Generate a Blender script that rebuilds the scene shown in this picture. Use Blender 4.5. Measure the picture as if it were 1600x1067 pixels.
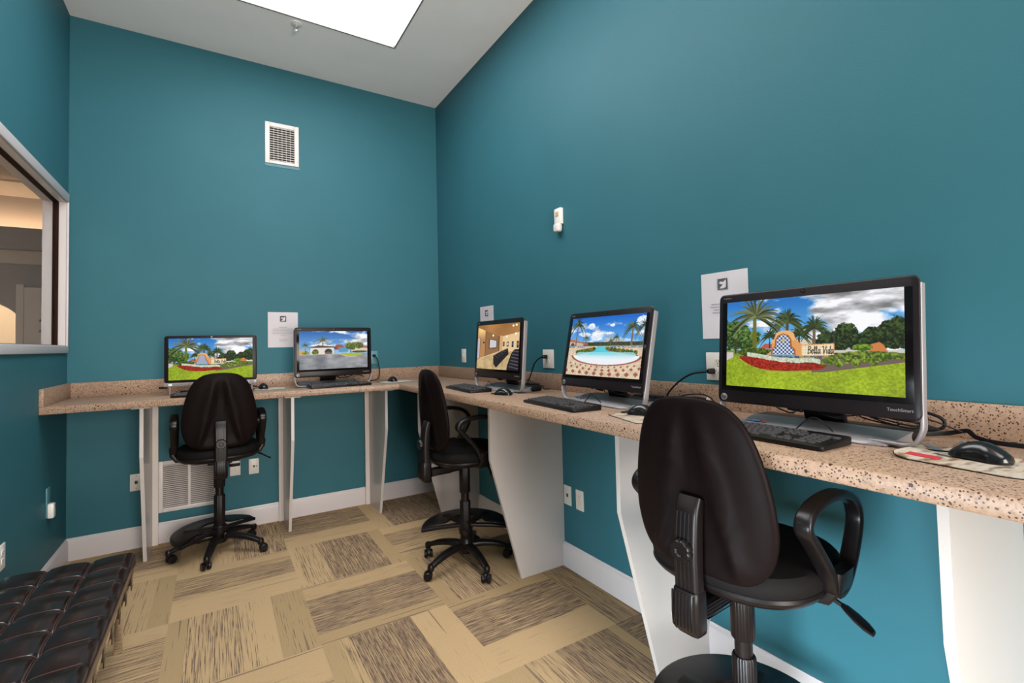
import bpy, bmesh, math, random
import numpy as np
from mathutils import Vector, Matrix
PI = math.pi
R = math.radians
scene = bpy.context.scene
COL = scene.collection
for o in list(bpy.data.objects): bpy.data.objects.remove(o)

# ------------------------------------------------------------------ camera
W, H, CT, ST = 2.645, 3.6406, 1.0572, 1.157      # room width, ceiling, counter top, splash top
def make_camera():
    f, py, yaw, pitch, roll = 748.2, 511.2, 0.5531, 0.0336, -0.0231
    fw = Vector((math.sin(yaw)*math.cos(pitch), math.cos(yaw)*math.cos(pitch), math.sin(pitch)))
    r = Vector((math.cos(yaw), -math.sin(yaw), 0)); u = r.cross(fw)
    r2 = r*math.cos(roll)+u*math.sin(roll); u2 = -r*math.sin(roll)+u*math.cos(roll)
    cd = bpy.data.cameras.new('camera'); cam = bpy.data.objects.new('camera', cd); COL.objects.link(cam)
    m = Matrix((r2, u2, -fw)).transposed().to_4x4(); m.translation = Vector((-1.8042, -4.242, 1.3524))
    cam.matrix_world = m
    cd.sensor_fit = 'HORIZONTAL'; cd.sensor_width = 36; cd.lens = f/1600*36
    cd.shift_y = -(533.5-py)/1600; cd.clip_start = 0.05; cd.clip_end = 100
    scene.camera = cam
make_camera()

# ------------------------------------------------------------------ world, lights, exposure
EXPO = 0.0
scene.view_settings.view_transform = 'Standard'; scene.view_settings.look = 'None'
scene.view_settings.exposure = EXPO; scene.view_settings.gamma = 1.0
scene.view_settings.use_curve_mapping = False
wd = bpy.data.worlds.new('world'); scene.world = wd; wd.use_nodes = True
bg = wd.node_tree.nodes['Background']; bg.inputs[0].default_value = (1.0, 0.96, 0.92, 1); bg.inputs[1].default_value = 2.0

def area(name, loc, target, sx, sy, power, color, spread=180):
    ld = bpy.data.lights.new(name, 'AREA'); ld.shape = 'RECTANGLE'; ld.size = sx; ld.size_y = sy
    ld.energy = power; ld.color = color; ld.spread = R(spread)
    o = bpy.data.objects.new(name, ld); COL.objects.link(o); o.location = loc
    d = Vector(target)-Vector(loc); o.rotation_euler = d.to_track_quat('-Z', 'Y').to_euler()
    return o
# added fill lamp in an invented opening behind the camera
area('fill_rear', (-1.20, -6.95, 1.4), (-2.0, 0, 2.3), 1.7, 2.4, 235, (1.0, 0.93, 0.86))
# added narrow fill lamp beside the camera, aimed low under the right counter
area('fill_side', (-2.60, -4.22, 0.50), (0, -3.45, 0.05), 0.9, 0.85, 23, (0.80, 0.92, 1.0), 62)
# lobby lamps (warm)
area('lobby_downlight', (-4.6, -1.0, 3.2), (-4.6, -1.0, 0), 1.6, 1.6, 55, (1.0, 0.86, 0.74))
area('lobby_cove', (-4.0, 3.02, 2.78), (-4.0, 3.25, 2.86), 1.8, 0.06, 5, (1.0, 0.60, 0.32))
area('lobby_alcove', (-4.4, 4.1, 2.7), (-4.4, 4.2, 0), 1.2, 0.6, 75, (1.0, 0.70, 0.40))
area('fill_overhead', (-1.2, -5.3, 3.6), (-1.35, -5.0, 0), 1.3, 1.9, 55, (1.0, 0.97, 0.93))  # added overhead fill behind the camera, no fixture belongs to it
CEIL_EMIT = 8.0

# ------------------------------------------------------------------ tags
def tag(o, label=None, cat=None, group=None, kind=None):
    if label: o['label'] = label
    if cat: o['category'] = cat
    if group: o['group'] = group
    if kind: o['kind'] = kind
    return o
def thing(name, label, cat, loc=(0,0,0), rz=0.0, group=None):
    o = bpy.data.objects.new(name, None); COL.objects.link(o)
    o.location = loc; o.rotation_euler = (0, 0, rz); o.empty_display_size = 0.05
    return tag(o, label, cat, group)
def copy_tree(o, parent=None):
    kids = [k for k in o.children]
    c = o.copy(); COL.objects.link(c)
    if parent is not None: c.parent = parent
    for k in kids: copy_tree(k, c)
    return c

# ------------------------------------------------------------------ materials
def newmat(name):
    m = bpy.data.materials.new(name); m.use_nodes = True
    nt = m.node_tree; b = nt.nodes['Principled BSDF']
    return m, nt, b
def lin(c):
    return tuple(((x/255)/12.92 if x/255 <= .04045 else ((x/255+.055)/1.055)**2.4) for x in c)
def node(nt, typ, **kw):
    n = nt.nodes.new(typ)
    for k, v in kw.items(): setattr(n, k, v)
    return n
def coords(nt, scale=(1,1,1), kind='Object'):
    tc = node(nt, 'ShaderNodeTexCoord'); mp = node(nt, 'ShaderNodeMapping'); mp.inputs['Scale'].default_value = scale
    nt.links.new(tc.outputs[kind], mp.inputs[0]); return mp.outputs[0]
def noise(nt, vec, scale, detail=3, rough=.5):
    n = node(nt, 'ShaderNodeTexNoise'); n.inputs['Scale'].default_value = scale
    n.inputs['Detail'].default_value = detail; n.inputs['Roughness'].default_value = rough
    nt.links.new(vec, n.inputs['Vector']); return n.outputs['Fac']
def ramp(nt, fac, stops):
    r = node(nt, 'ShaderNodeValToRGB'); e = r.color_ramp.elements
    while len(e) < len(stops): e.new(0.5)
    for i, (p, c) in enumerate(stops):
        e[i].position = p; e[i].color = (*c, 1) if len(c) == 3 else c
    nt.links.new(fac, r.inputs[0]); return r.outputs[0]
def mix(nt, fac, a, b, mode='MIX'):
    m = node(nt, 'ShaderNodeMix', data_type='RGBA', blend_type=mode)
    for s, v in ((0, fac), (6, a), (7, b)):
        if isinstance(v, (int, float)): m.inputs[s].default_value = v
        elif isinstance(v, tuple): m.inputs[s].default_value = (*v, 1)
        else: nt.links.new(v, m.inputs[s])
    return m.outputs[2]
def bump(nt, b, h, strength, dist=.001):
    n = node(nt, 'ShaderNodeBump'); n.inputs['Strength'].default_value = strength; n.inputs['Distance'].default_value = dist
    nt.links.new(h, n.inputs['Height']); nt.links.new(n.outputs[0], b.inputs['Normal'])
def plain(name, col, rough=.5, metal=0, spec=.5, var=.06, scale=20, bmp=0, bscale=300, coat=0):
    m, nt, b = newmat(name); v = coords(nt)
    f = noise(nt, v, scale, 4)
    c0 = tuple(x*(1-var) for x in col); c1 = tuple(min(1, x*(1+var)) for x in col)
    nt.links.new(ramp(nt, f, [(.3, c0), (.7, c1)]), b.inputs['Base Color'])
    b.inputs['Roughness'].default_value = rough; b.inputs['Metallic'].default_value = metal
    b.inputs['Specular IOR Level'].default_value = spec; b.inputs['Coat Weight'].default_value = coat
    if bmp: bump(nt, b, noise(nt, v, bscale, 2), bmp)
    return m

M = {}
M['wall'] = plain('teal wall paint', (.029, .126, .158), .55, spec=.20, var=.03, scale=2.5, bmp=.35, bscale=170)
M['ceiling'] = plain('ceiling paint', (.93, .895, .90), .85, var=.02, scale=3, bmp=.2, bscale=200)
M['trim'] = plain('white semi gloss trim', (.58, .53, .53), .32, var=.015, scale=4)
M['panel'] = plain('white melamine panel', (.52, .470, .445), .28, var=.015, scale=3)
M['panel_edge'] = plain('cleat paint', (.64, .57, .53), .4, var=.02)
M['lobby_wall'] = plain('lobby wall paint', (.44, .42, .42), .7, var=.03, scale=3)
M['lobby_trim'] = plain('lobby white trim', (.72, .68, .64), .5, var=.02)
M['lobby_floor'] = plain('lobby tile', (.35, .27, .2), .5)
M['brown'] = plain('dark brown glazing gasket', (.020, .006, .003), .6, spec=.1)
M['patch'] = plain('teal paint over caulk', (.045, .160, .195), .5)
M['black'] = plain('black plastic', (.006, .004, .0045), .36, spec=.28, var=.15, scale=40, bmp=.08, bscale=900)
M['black_gloss'] = plain('satin black plastic', (.006, .0045, .005), .30, spec=.30, var=.1)
M['mouse'] = plain('gloss black mouse shell', (.008, .007, .008), .18, spec=.5, var=.1)
M['bezel'] = plain('monitor bezel', (.010, .007, .008), .34, spec=.25, var=.1)
M['panel_glass'] = plain('display front glass', (.004, .0035, .004), .12, spec=.18, var=.05)
M['shell'] = plain('moulded black back shell', (.007, .0042, .0042), .42, spec=.05, var=.1, scale=30, bmp=.12, bscale=1200)
M['fabric'] = plain('black seat fabric', (.0045, .0035, .0035), .75, spec=.15, var=.3, scale=600, bmp=.3, bscale=1500)
M['key'] = plain('black keycap', (.040, .036, .038), .5, spec=.4, var=.1)
M['keytop'] = plain('keycap legend grey', (.16, .16, .17), .5)
M['silver'] = plain('silver painted metal', (.29, .265, .27), .42, metal=.35, var=.03)
M['chrome'] = plain('chrome', (.80, .76, .72), .12, metal=1, var=.02)
M['cable'] = plain('black rubber cable', (.006, .005, .006), .5, spec=.2)
M['plate'] = plain('almond outlet plate', (.66, .62, .56), .35, var=.02)
M['plate_dark'] = plain('socket slot', (.02, .02, .02), .5)
M['teal_plate'] = plain('painted over outlet plate', (.085, .235, .275), .4, var=.03)
M['paper'] = plain('printer paper', (.56, .52, .54), .75, var=.01)
M['ink'] = plain('grey print', (.22, .21, .22), .8)
M['ink_dark'] = plain('dark print', (.07, .07, .08), .8, var=.5, scale=120)
M['vent'] = plain('vent enamel', (.62, .57, .55), .4, var=.03)
M['vent_dark'] = plain('vent cavity', (.015, .012, .012), .8)
M['grille_back'] = plain('return grille filter', (.10, .075, .06), .8, var=.25, scale=9)
M['light_frame'] = plain('light frame', (.22, .21, .20), .5)
M['white_plastic'] = plain('white plastic', (.74, .72, .68), .35, var=.02)
M['chip_edge'] = plain('bare drywall sliver', (.7, .68, .66), .8)
M['lens'] = plain('camera lens', (.05, .05, .06), .05, metal=.3)
M['label_blue'] = plain('blue sticker', (.08, .25, .55), .4)
M['label_red'] = plain('red sticker', (.45, .03, .06), .5)
M['outdoor'] = plain('outdoor paving', (.5, .5, .48), .8)

def mat_granite(name, base, spk, amount):
    m, nt, b = newmat(name); v = coords(nt)
    n1 = noise(nt, v, 35, 6, .7); n2 = noise(nt, v, 190, 3, .6)
    c = ramp(nt, n1, [(.30, tuple(x*.78 for x in base)), (.5, base), (.72, tuple(min(1, x*1.28) for x in base))])
    c = mix(nt, ramp(nt, n2, [(.42, (0,0,0)), (.60, (1,1,1))]), c, tuple(min(1, x*1.22) for x in base))
    c = mix(nt, ramp(nt, noise(nt, v, 95, 4, .65), [(.54, (0,0,0)), (.66, (.75,.75,.75))]), c, tuple(x*.50 for x in base))
    vo = node(nt, 'ShaderNodeTexVoronoi'); vo.inputs['Scale'].default_value = 165; nt.links.new(v, vo.inputs['Vector'])
    wn = node(nt, 'ShaderNodeTexWhiteNoise'); nt.links.new(vo.outputs['Position'], wn.inputs['Vector'])
    sel = node(nt, 'ShaderNodeMath', operation='LESS_THAN'); nt.links.new(wn.outputs['Value'], sel.inputs[0]); sel.inputs[1].default_value = amount
    n3 = noise(nt, v, 300, 2)
    ad = node(nt, 'ShaderNodeMath', operation='MULTIPLY_ADD'); nt.links.new(n3, ad.inputs[0]); ad.inputs[1].default_value = .5; nt.links.new(vo.outputs['Distance'], ad.inputs[2])
    ins = node(nt, 'ShaderNodeMath', operation='LESS_THAN'); nt.links.new(ad.outputs[0], ins.inputs[0]); ins.inputs[1].default_value = .60
    mul = node(nt, 'ShaderNodeMath', operation='MULTIPLY'); nt.links.new(sel.outputs[0], mul.inputs[0]); nt.links.new(ins.outputs[0], mul.inputs[1])
    c = mix(nt, mul.outputs[0], c, spk)
    v2 = node(nt, 'ShaderNodeTexVoronoi'); v2.inputs['Scale'].default_value = 48; nt.links.new(v, v2.inputs['Vector'])
    w2 = node(nt, 'ShaderNodeTexWhiteNoise'); nt.links.new(v2.outputs['Position'], w2.inputs['Vector'])
    s2 = node(nt, 'ShaderNodeMath', operation='LESS_THAN'); nt.links.new(w2.outputs['Value'], s2.inputs[0]); s2.inputs[1].default_value = amount*.45
    i2 = node(nt, 'ShaderNodeMath', operation='MULTIPLY_ADD'); nt.links.new(n3, i2.inputs[0]); i2.inputs[1].default_value = .35; nt.links.new(v2.outputs['Distance'], i2.inputs[2])
    j2 = node(nt, 'ShaderNodeMath', operation='LESS_THAN'); nt.links.new(i2.outputs[0], j2.inputs[0]); j2.inputs[1].default_value = .38
    m2 = node(nt, 'ShaderNodeMath', operation='MULTIPLY'); nt.links.new(s2.outputs[0], m2.inputs[0]); nt.links.new(j2.outputs[0], m2.inputs[1])
    c = mix(nt, m2.outputs[0], c, tuple(x*.6 for x in spk))
    nt.links.new(c, b.inputs['Base Color']); b.inputs['Roughness'].default_value = .38; b.inputs['Specular IOR Level'].default_value = .35
    return m
M['granite'] = mat_granite('speckled beige quartz', (.325, .213, .147), (.055, .024, .015), .52)

def mat_carpet():
    m, nt, b = newmat('striated carpet tile')
    uv = node(nt, 'ShaderNodeUVMap'); uv.uv_map = 'UVMap'
    at = node(nt, 'ShaderNodeAttribute'); at.attribute_name = 'band'
    sp = node(nt, 'ShaderNodeSeparateColor'); nt.links.new(at.outputs['Color'], sp.inputs[0])
    def sc(sx, sy):
        mp = node(nt, 'ShaderNodeMapping'); mp.inputs['Scale'].default_value = (sx, sy, 1); nt.links.new(uv.outputs[0], mp.inputs[0]); return mp.outputs[0]
    fine = noise(nt, sc(5, 230), 1, 1.5, .6)
    wob = noise(nt, sc(1.5, 90), 1, 1, .5)
    s = node(nt, 'ShaderNodeMath', operation='MULTIPLY_ADD'); nt.links.new(wob, s.inputs[0]); s.inputs[1].default_value = .28; nt.links.new(fine, s.inputs[2])
    # threshold falls as density rises
    t = node(nt, 'ShaderNodeMath', operation='MULTIPLY_ADD'); nt.links.new(sp.outputs[0], t.inputs[0]); t.inputs[1].default_value = .36; nt.links.new(s.outputs[0], t.inputs[2])
    line = ramp(nt, t.outputs[0], [(.855, (0,0,0)), (.95, (1,1,1))])
    grain = noise(nt, sc(260, 260), 1, 2, .6)
    tone = mix(nt, sp.outputs[1], (.55, .385, .215), (.43, .305, .165))
    tone = mix(nt, ramp(nt, grain, [(.35, (0,0,0)), (.65, (1,1,1))]), tone, mix(nt, 1.0, tone, (.80, .78, .75), 'MULTIPLY'))
    darkc = mix(nt, ramp(nt, noise(nt, sc(20, 160), 1, 2), [(.4, (0,0,0)), (.6, (1,1,1))]), (.125, .083, .060), (.26, .18, .12))
    thin = noise(nt, sc(.9, 42), 1, 0, .5)
    c = mix(nt, ramp(nt, thin, [(.735, (0,0,0)), (.75, (1,1,1))]), tone, (.22, .15, .10))
    c = mix(nt, line, c, darkc)
    nt.links.new(c, b.inputs['Base Color']); b.inputs['Roughness'].default_value = .95; b.inputs['Specular IOR Level'].default_value = .15
    bump(nt, b, grain, .5, .002)
    return m
M['carpet'] = mat_carpet()

def mat_leather():
    m, nt, b = newmat('dark brown leather'); v = coords(nt)
    n = noise(nt, v, 5, 4, .6)
    nt.links.new(ramp(nt, n, [(.3, (.010, .006, .006)), (.6, (.022, .010, .008)), (.8, (.040, .016, .010))]), b.inputs['Base Color'])
    b.inputs['Roughness'].default_value = .22; b.inputs['Coat Weight'].default_value = .35; b.inputs['Coat Roughness'].default_value = .15
    bump(nt, b, noise(nt, v, 260, 3), .25, .001); return m
M['leather'] = mat_leather()
M['piping'] = plain('leather piping', (.075, .040, .034), .25, coat=.3)

def mat_glass():
    m, nt, b = newmat('clear window glass')
    b.inputs['Base Color'].default_value = (.95, .97, .97, 1); b.inputs['Roughness'].default_value = 0.0
    b.inputs['Transmission Weight'].default_value = 1.0; b.inputs['IOR'].default_value = 1.02
    return m
M['glass'] = mat_glass()

def mat_diffuser():
    m, nt, b = newmat('lit ceiling diffuser'); v = coords(nt)
    # thin dirty seams across the panel, broken up by noise
    sx = node(nt, 'ShaderNodeSeparateXYZ'); nt.links.new(v, sx.inputs[0])
    w1 = noise(nt, v, 1.3, 1)
    a = node(nt, 'ShaderNodeMath', operation='MULTIPLY_ADD'); nt.links.new(w1, a.inputs[0]); a.inputs[1].default_value = .05; nt.links.new(sx.outputs[1], a.inputs[2])
    pp = node(nt, 'ShaderNodeMath', operation='PINGPONG'); nt.links.new(a.outputs[0], pp.inputs[0]); pp.inputs[1].default_value = .095
    lm = ramp(nt, pp.outputs[0], [(.0, (1, 1, 1)), (.0035, (0, 0, 0))])
    br = ramp(nt, noise(nt, coords(nt, (3.5, 9, 1)), 1, 4, .7), [(.50, (0, 0, 0)), (.60, (1, 1, 1))])
    c = mix(nt, mix(nt, 1.0, lm, br, 'MULTIPLY'), (1, 1, 1), (.105, .088, .078))
    e = node(nt, 'ShaderNodeEmission'); nt.links.new(c, e.inputs[0]); e.inputs[1].default_value = CEIL_EMIT
    nt.links.new(e.outputs[0], nt.nodes['Material Output'].inputs[0]); return m
M['diffuser'] = mat_diffuser()

def mat_screen():
    m, nt, b = newmat('lit display picture')
    at = node(nt, 'ShaderNodeAttribute'); at.attribute_name = 'picture'
    b.inputs['Base Color'].default_value = (.01, .01, .01, 1); b.inputs['Roughness'].default_value = .25
    b.inputs['Specular IOR Level'].default_value = .1
    nt.links.new(at.outputs['Color'], b.inputs['Emission Color']); b.inputs['Emission Strength'].default_value = 2**(-EXPO)
    return m
M['screen'] = mat_screen()
def mat_pad():
    m, nt, b = newmat('printed mouse pad'); v = coords(nt, (1, .45, 1))
    n = noise(nt, v, 26, 3, .55)
    c = ramp(nt, n, [(.32, (.06, .05, .05)), (.40, (.28, .16, .09)), (.47, (.50, .40, .30)), (.58, (.55, .48, .40)), (.66, (.30, .22, .15)), (.72, (.12, .12, .12))])
    nt.links.new(c, b.inputs['Base Color']); b.inputs['Roughness'].default_value = .45; return m
M['pad'] = mat_pad()
M['pad_light'] = plain('pale mouse pad', (.50, .47, .42), .5, var=.3, scale=30)

# ------------------------------------------------------------------ mesh helpers
class MB:
    def __init__(s): s.v = []; s.f = []; s.m = []
    def add(s, vs, fs, mi=0, mat=None):
        o = len(s.v)
        for p in vs:
            p = Vector(p)
            if mat is not None: p = mat @ p
            s.v.append(tuple(p))
        for f in fs: s.f.append(tuple(i+o for i in f)); s.m.append(mi)
        return s
    def box(s, c, sz, bev=0.0, mat=None, mi=0, seg=2):
        bm = bmesh.new(); bmesh.ops.create_cube(bm, size=1.0)
        for v in bm.verts: v.co = Vector((v.co.x*sz[0], v.co.y*sz[1], v.co.z*sz[2]))+Vector(c)
        if bev > 0: bmesh.ops.bevel(bm, geom=list(bm.edges), offset=min(bev, min(sz)*.45), segments=seg, profile=.5, affect='EDGES')
        bm.verts.index_update(); s.add([v.co.copy() for v in bm.verts], [[v.index for v in f.verts] for f in bm.faces], mi, mat); bm.free(); return s
    def span(s, x0, x1, y0, y1, z0, z1, bev=0.0, mi=0):
        return s.box(((x0+x1)/2, (y0+y1)/2, (z0+z1)/2), (abs(x1-x0), abs(y1-y0), abs(z1-z0)), bev, None, mi)
    def loft(s, rings, cap0=True, cap1=True, mi=0, mat=None, close=False):
        n = len(rings[0]); vs = [p for r in rings for p in r]; fs = []
        R_ = len(rings)
        for i in range(R_ if close else R_-1):
            a = i*n; b = ((i+1) % R_)*n
            for j in range(n):
                k = (j+1) % n; fs.append((a+j, a+k, b+k, b+j))
        if not close:
            if cap0: fs.append(tuple(reversed(range(n))))
            if cap1: fs.append(tuple((R_-1)*n+j for j in range(n)))
        return s.add(vs, fs, mi, mat)
    def lathe(s, prof, seg=24, mat=None, mi=0):
        rings = [[(max(r, 1e-5)*math.cos(2*PI*j/seg), max(r, 1e-5)*math.sin(2*PI*j/seg), z) for j in range(seg)] for r, z in prof]
        return s.loft(rings, True, True, mi, mat)
    def sweep(s, path, prof, closed=False, up=(0,0,1), mi=0, scales=None, mat=None, fixed=False):
        P = [Vector(p) for p in path]; n = len(P); rings = []; nrm = Vector(up)
        for i in range(n):
            if closed: t = (P[(i+1) % n]-P[i-1])
            else: t = P[min(i+1, n-1)]-P[max(i-1, 0)]
            if t.length < 1e-9: t = Vector((0,0,1))
            t.normalize()
            base = Vector(up) if fixed else nrm
            a = base-t*base.dot(t)
            if a.length < 1e-4: a = Vector((1,0,0))-t*t.x
            a.normalize(); nrm = a; b = t.cross(a)
            k = scales[i] if scales else 1
            rings.append([P[i]+a*(q[0]*k)+b*(q[1]*k) for q in prof])
        return s.loft(rings, not closed, not closed, mi, mat, close=closed)
    def tube(s, path, r, seg=10, closed=False, scales=None, mi=0, mat=None):
        return s.sweep(path, [(r*math.cos(2*PI*j/seg), r*math.sin(2*PI*j/seg)) for j in range(seg)], closed, mi=mi, scales=scales, mat=mat)
    def build(s, name, mat, parent=None, smooth=True, angle=38, loc=None):
        me = bpy.data.meshes.new(name); me.from_pydata(s.v, [], s.f)
        mats = mat if isinstance(mat, (list, tuple)) else [mat]
        for m in mats: me.materials.append(m)
        me.polygons.foreach_set('material_index', s.m)
        me.validate(); me.update()
        bm = bmesh.new(); bm.from_mesh(me); bmesh.ops.recalc_face_normals(bm, faces=bm.faces); bm.to_mesh(me); bm.free()
        if smooth:
            me.polygons.foreach_set('use_smooth', [True]*len(me.polygons)); me.set_sharp_from_angle(angle=R(angle))
        o = bpy.data.objects.new(name, me); COL.objects.link(o)
        if parent is not None: o.parent = parent
        if loc is not None: o.location = loc
        return o
def T(x=0, y=0, z=0): return Matrix.Translation((x, y, z))
def RX(a): return Matrix.Rotation(a, 4, 'X')
def RY(a): return Matrix.Rotation(a, 4, 'Y')
def RZ(a): return Matrix.Rotation(a, 4, 'Z')
def spline(pts, n=8, closed=False):
    P = [Vector(p) for p in pts]; m = len(P); out = []
    rng = range(m) if closed else range(m-1)
    for i in rng:
        g = (lambda k: P[k % m]) if closed else (lambda k: P[max(0, min(m-1, k))])
        a, b, c, d = g(i-1), g(i), g(i+1), g(i+2)
        for j in range(n):
            t = j/n
            out.append(.5*((2*b)+(c-a)*t+(2*a-5*b+4*c-d)*t*t+(3*b-a-3*c+d)*t*t*t))
    if not closed: out.append(P[-1])
    return out
def rrect(w, h, r, seg=5, cx=0, cy=0):
    pts = []
    for (sx, sy, a0) in ((1,1,0), (-1,1,PI/2), (-1,-1,PI), (1,-1,3*PI/2)):
        for j in range(seg+1):
            a = a0+PI/2*j/seg
            pts.append((cx+sx*(w/2-r)+r*math.cos(a), cy+sy*(h/2-r)+r*math.sin(a)))
    return pts
def superell(a, b, n=2.6, seg=40):
    o = []
    for j in range(seg):
        t = 2*PI*j/seg; c, s_ = math.cos(t), math.sin(t)
        o.append((a*math.copysign(abs(c)**(2/n), c), b*math.copysign(abs(s_)**(2/n), s_)))
    return o
def text_mesh(name, body, size, mat, parent, m, extrude=.0004, shear=0.0, bold=0.0, align='CENTER'):
    cu = bpy.data.curves.new(name, 'FONT'); cu.body = body; cu.size = size; cu.extrude = extrude; cu.shear = shear; cu.offset = bold
    cu.align_x = align; cu.align_y = 'CENTER'; cu.resolution_u = 3
    t = bpy.data.objects.new(name, cu); COL.objects.link(t)
    dg = bpy.context.evaluated_depsgraph_get(); me = bpy.data.meshes.new_from_object(t.evaluated_get(dg))
    bpy.data.objects.remove(t); me.transform(m); me.materials.clear(); me.materials.append(mat)
    o = bpy.data.objects.new(name, me); COL.objects.link(o); o.parent = parent
    return o
# ================================================================== STRUCTURE
YB = -7.0           # rear wall plane (behind the camera)
def struct(mb, name, mat, **k): return tag(mb.build(name, mat, **k), kind='structure')

# carpet tiles: one floor mesh of banded tiles, quarter-turned
def build_floor():
    rnd = random.Random(4)
    px, py, x0, y0 = .61, .617, -.18, -.03
    special = {  # (col,row): bands across (edge, density, tone)
        (-2,-2): [(.05,.05,0),(.30,.50,.15),(.86,.86,.55),(1,.12,.9)],
        (-2,-3): [(.15,.22,.9),(.74,.88,.5),(1,.30,.35)],
        (-3,-3): [(.13,.15,.9),(.50,.62,.1),(.60,.42,0),(.74,.12,0),(1,.34,1)],
        (-3,-2): [(.32,.14,0),(.40,.30,.2),(.80,.74,.35),(1,.20,.3)],
        (-1,-3): [(.14,.2,1),(.62,.70,.25),(.80,.4,.5),(1,.22,.7)],
        (-1,-4): [(.33,.14,0),(.88,.86,.45),(1,.2,.9)],
        (-2,-4): [(.12,.14,.9),(.20,.5,.4),(.68,.88,.6),(1,.13,0)],
        (-1,-2): [(.12,.2,.9),(.45,.5,.2),(.8,.75,.4),(1,.2,0)],
        (-2,-1): [(.35,.16,.2),(1,.80,.4)],
        (-1,-1): [(.2,.25,.3),(1,.92,.5)],
        (-3,-1): [(.15,.2,.4),(.5,.3,0),(1,.75,.3)],
        (-4,-2): [(.5,.6,.1),(.85,.35,.5),(1,.2,1)],
        (-4,-3): [(.2,.25,.4),(.8,.68,.2),(1,.2,.2)],
        (-3,-4): [(.1,.2,1),(.6,.62,.3),(1,.2,.2)],
        (-1,-5): [(.15,.2,.8),(.4,.55,.3),(.9,.85,.5),(1,.2,.8)],
        (0,-3): [(.3,.7,.4),(1,.95,.7)], (0,-4): [(.3,.7,.6),(1,.95,.8)], (0,-5): [(.3,.8,.6),(1,.9,.7)],
    }
    vs, fs, uvs, cols = [], [], [], []
    for i in range(-6, 2):
        for j in range(-13, 2):
            ax, ay = x0+px*i, y0+py*j
            along_y = (i+j) % 2 == 0
            bands = special.get((i, j))
            if not bands:
                k = rnd.choice([0, 1, 2])
                a = rnd.uniform(.08, .35); b = rnd.uniform(.6, .9)
                bands = [[(a, .18, rnd.random()), (b, rnd.uniform(.6, .9), rnd.random()*.6), (1, .3, rnd.random())],
                         [(a*.5, .15, .9), (a+.2, .5, .2), (b, .85, .5), (1, .14, 0)],
                         [(a, .15, 0), (1-a*.4, rnd.uniform(.6, .88), .4), (1, .2, .9)]][k]
            e0 = 0; ou, ov = rnd.uniform(0, 50), rnd.uniform(0, 50)
            for (e1, de, to) in bands:
                if along_y: q = (ax+px*e0, ax+px*e1, ay, ay+py)
                else: q = (ax, ax+px, ay+py*e0, ay+py*e1)
                xa, xb, ya, yb = max(q[0], -W-.11), min(q[1], 0.1), max(q[2], YB-.1), min(q[3], 0.1)
                e0 = e1
                if xb-xa < 1e-4 or yb-ya < 1e-4: continue
                n = len(vs); vs += [(xa,ya,0),(xb,ya,0),(xb,yb,0),(xa,yb,0)]; fs.append((n,n+1,n+2,n+3))
                for (X, Y) in ((xa,ya),(xb,ya),(xb,yb),(xa,yb)):
                    uvs.append((ou+Y, ov+X) if along_y else (ou+X, ov+Y)); cols.append((de, to, 0, 1))
    # slab underside
    n = len(vs); vs += [(-W-.11,YB-.1,-.1),(.1,YB-.1,-.1),(.1,.1,-.1),(-W-.11,.1,-.1)]; fs.append((n+3,n+2,n+1,n))
    uvs += [(0,0)]*4; cols += [(0,0,0,1)]*4
    me = bpy.data.meshes.new('floor'); me.from_pydata(vs, [], fs); me.materials.append(M['carpet'])
    uv = me.uv_layers.new(name='UVMap'); uv.data.foreach_set('uv', [c for p in uvs for c in p])
    at = me.color_attributes.new('band', 'FLOAT_COLOR', 'CORNER'); at.data.foreach_set('color', [c for p in cols for c in p])
    o = bpy.data.objects.new('floor', me); COL.objects.link(o); tag(o, kind='structure')
build_floor()

# ceiling with an opening for the light
LX0, LX1, LY0, LY1 = -2.02, -.63, -3.25, -.72
m = MB(); m.span(-W-.1, LX0, YB-.1, .1, H, H+.1); m.span(LX1, .1, YB-.1, .1, H, H+.1)
m.span(LX0, LX1, YB-.1, LY0, H, H+.1); m.span(LX0, LX1, LY1, .1, H, H+.1)
struct(m, 'ceiling', M['ceiling'], smooth=False)
struct(MB().span(-W-.11, .1, 0, .1, 0, H), 'wall_back', M['wall'], smooth=False)
struct(MB().span(0, .1, YB-.1, 0, 0, H), 'wall_right', M['wall'], smooth=False)
# left wall with interior window opening and, out of view beside the camera, an opening invented for the side fill
WX = -W-.113
WY0, WY1, WZ0, WZ1 = -2.9, -.045, 1.40, 2.352
m = MB(); m.span(WX, -W, -3.3, 0, 0, .45); m.span(WX, -W, YB-.1, -4.7, 0, .45); m.span(WX, -W, YB-.1, 0, 2.55, H)
m.span(WX, -W, WY0, 0, .45, WZ0); m.span(WX, -W, WY0, 0, WZ1, 2.55); m.span(WX, -W, WY1, 0, WZ0, WZ1)
m.span(WX, -W, -3.3, WY0, .45, 2.55); m.span(WX, -W, YB-.1, -4.7, .45, 2.55); m.span(WX, -W, -4.7, -3.3, 2.05, 2.55)
struct(m, 'wall_left', M['wall'], smooth=False)
m = MB(); m.span(WX, .1, YB-.1, YB, 2.7, H); m.span(WX, -2.62, YB-.1, YB, 0, 2.7); m.span(-.7, .1, YB-.1, YB, 0, 2.7)
struct(m, 'wall_front', M['wall'], smooth=False)
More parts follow.
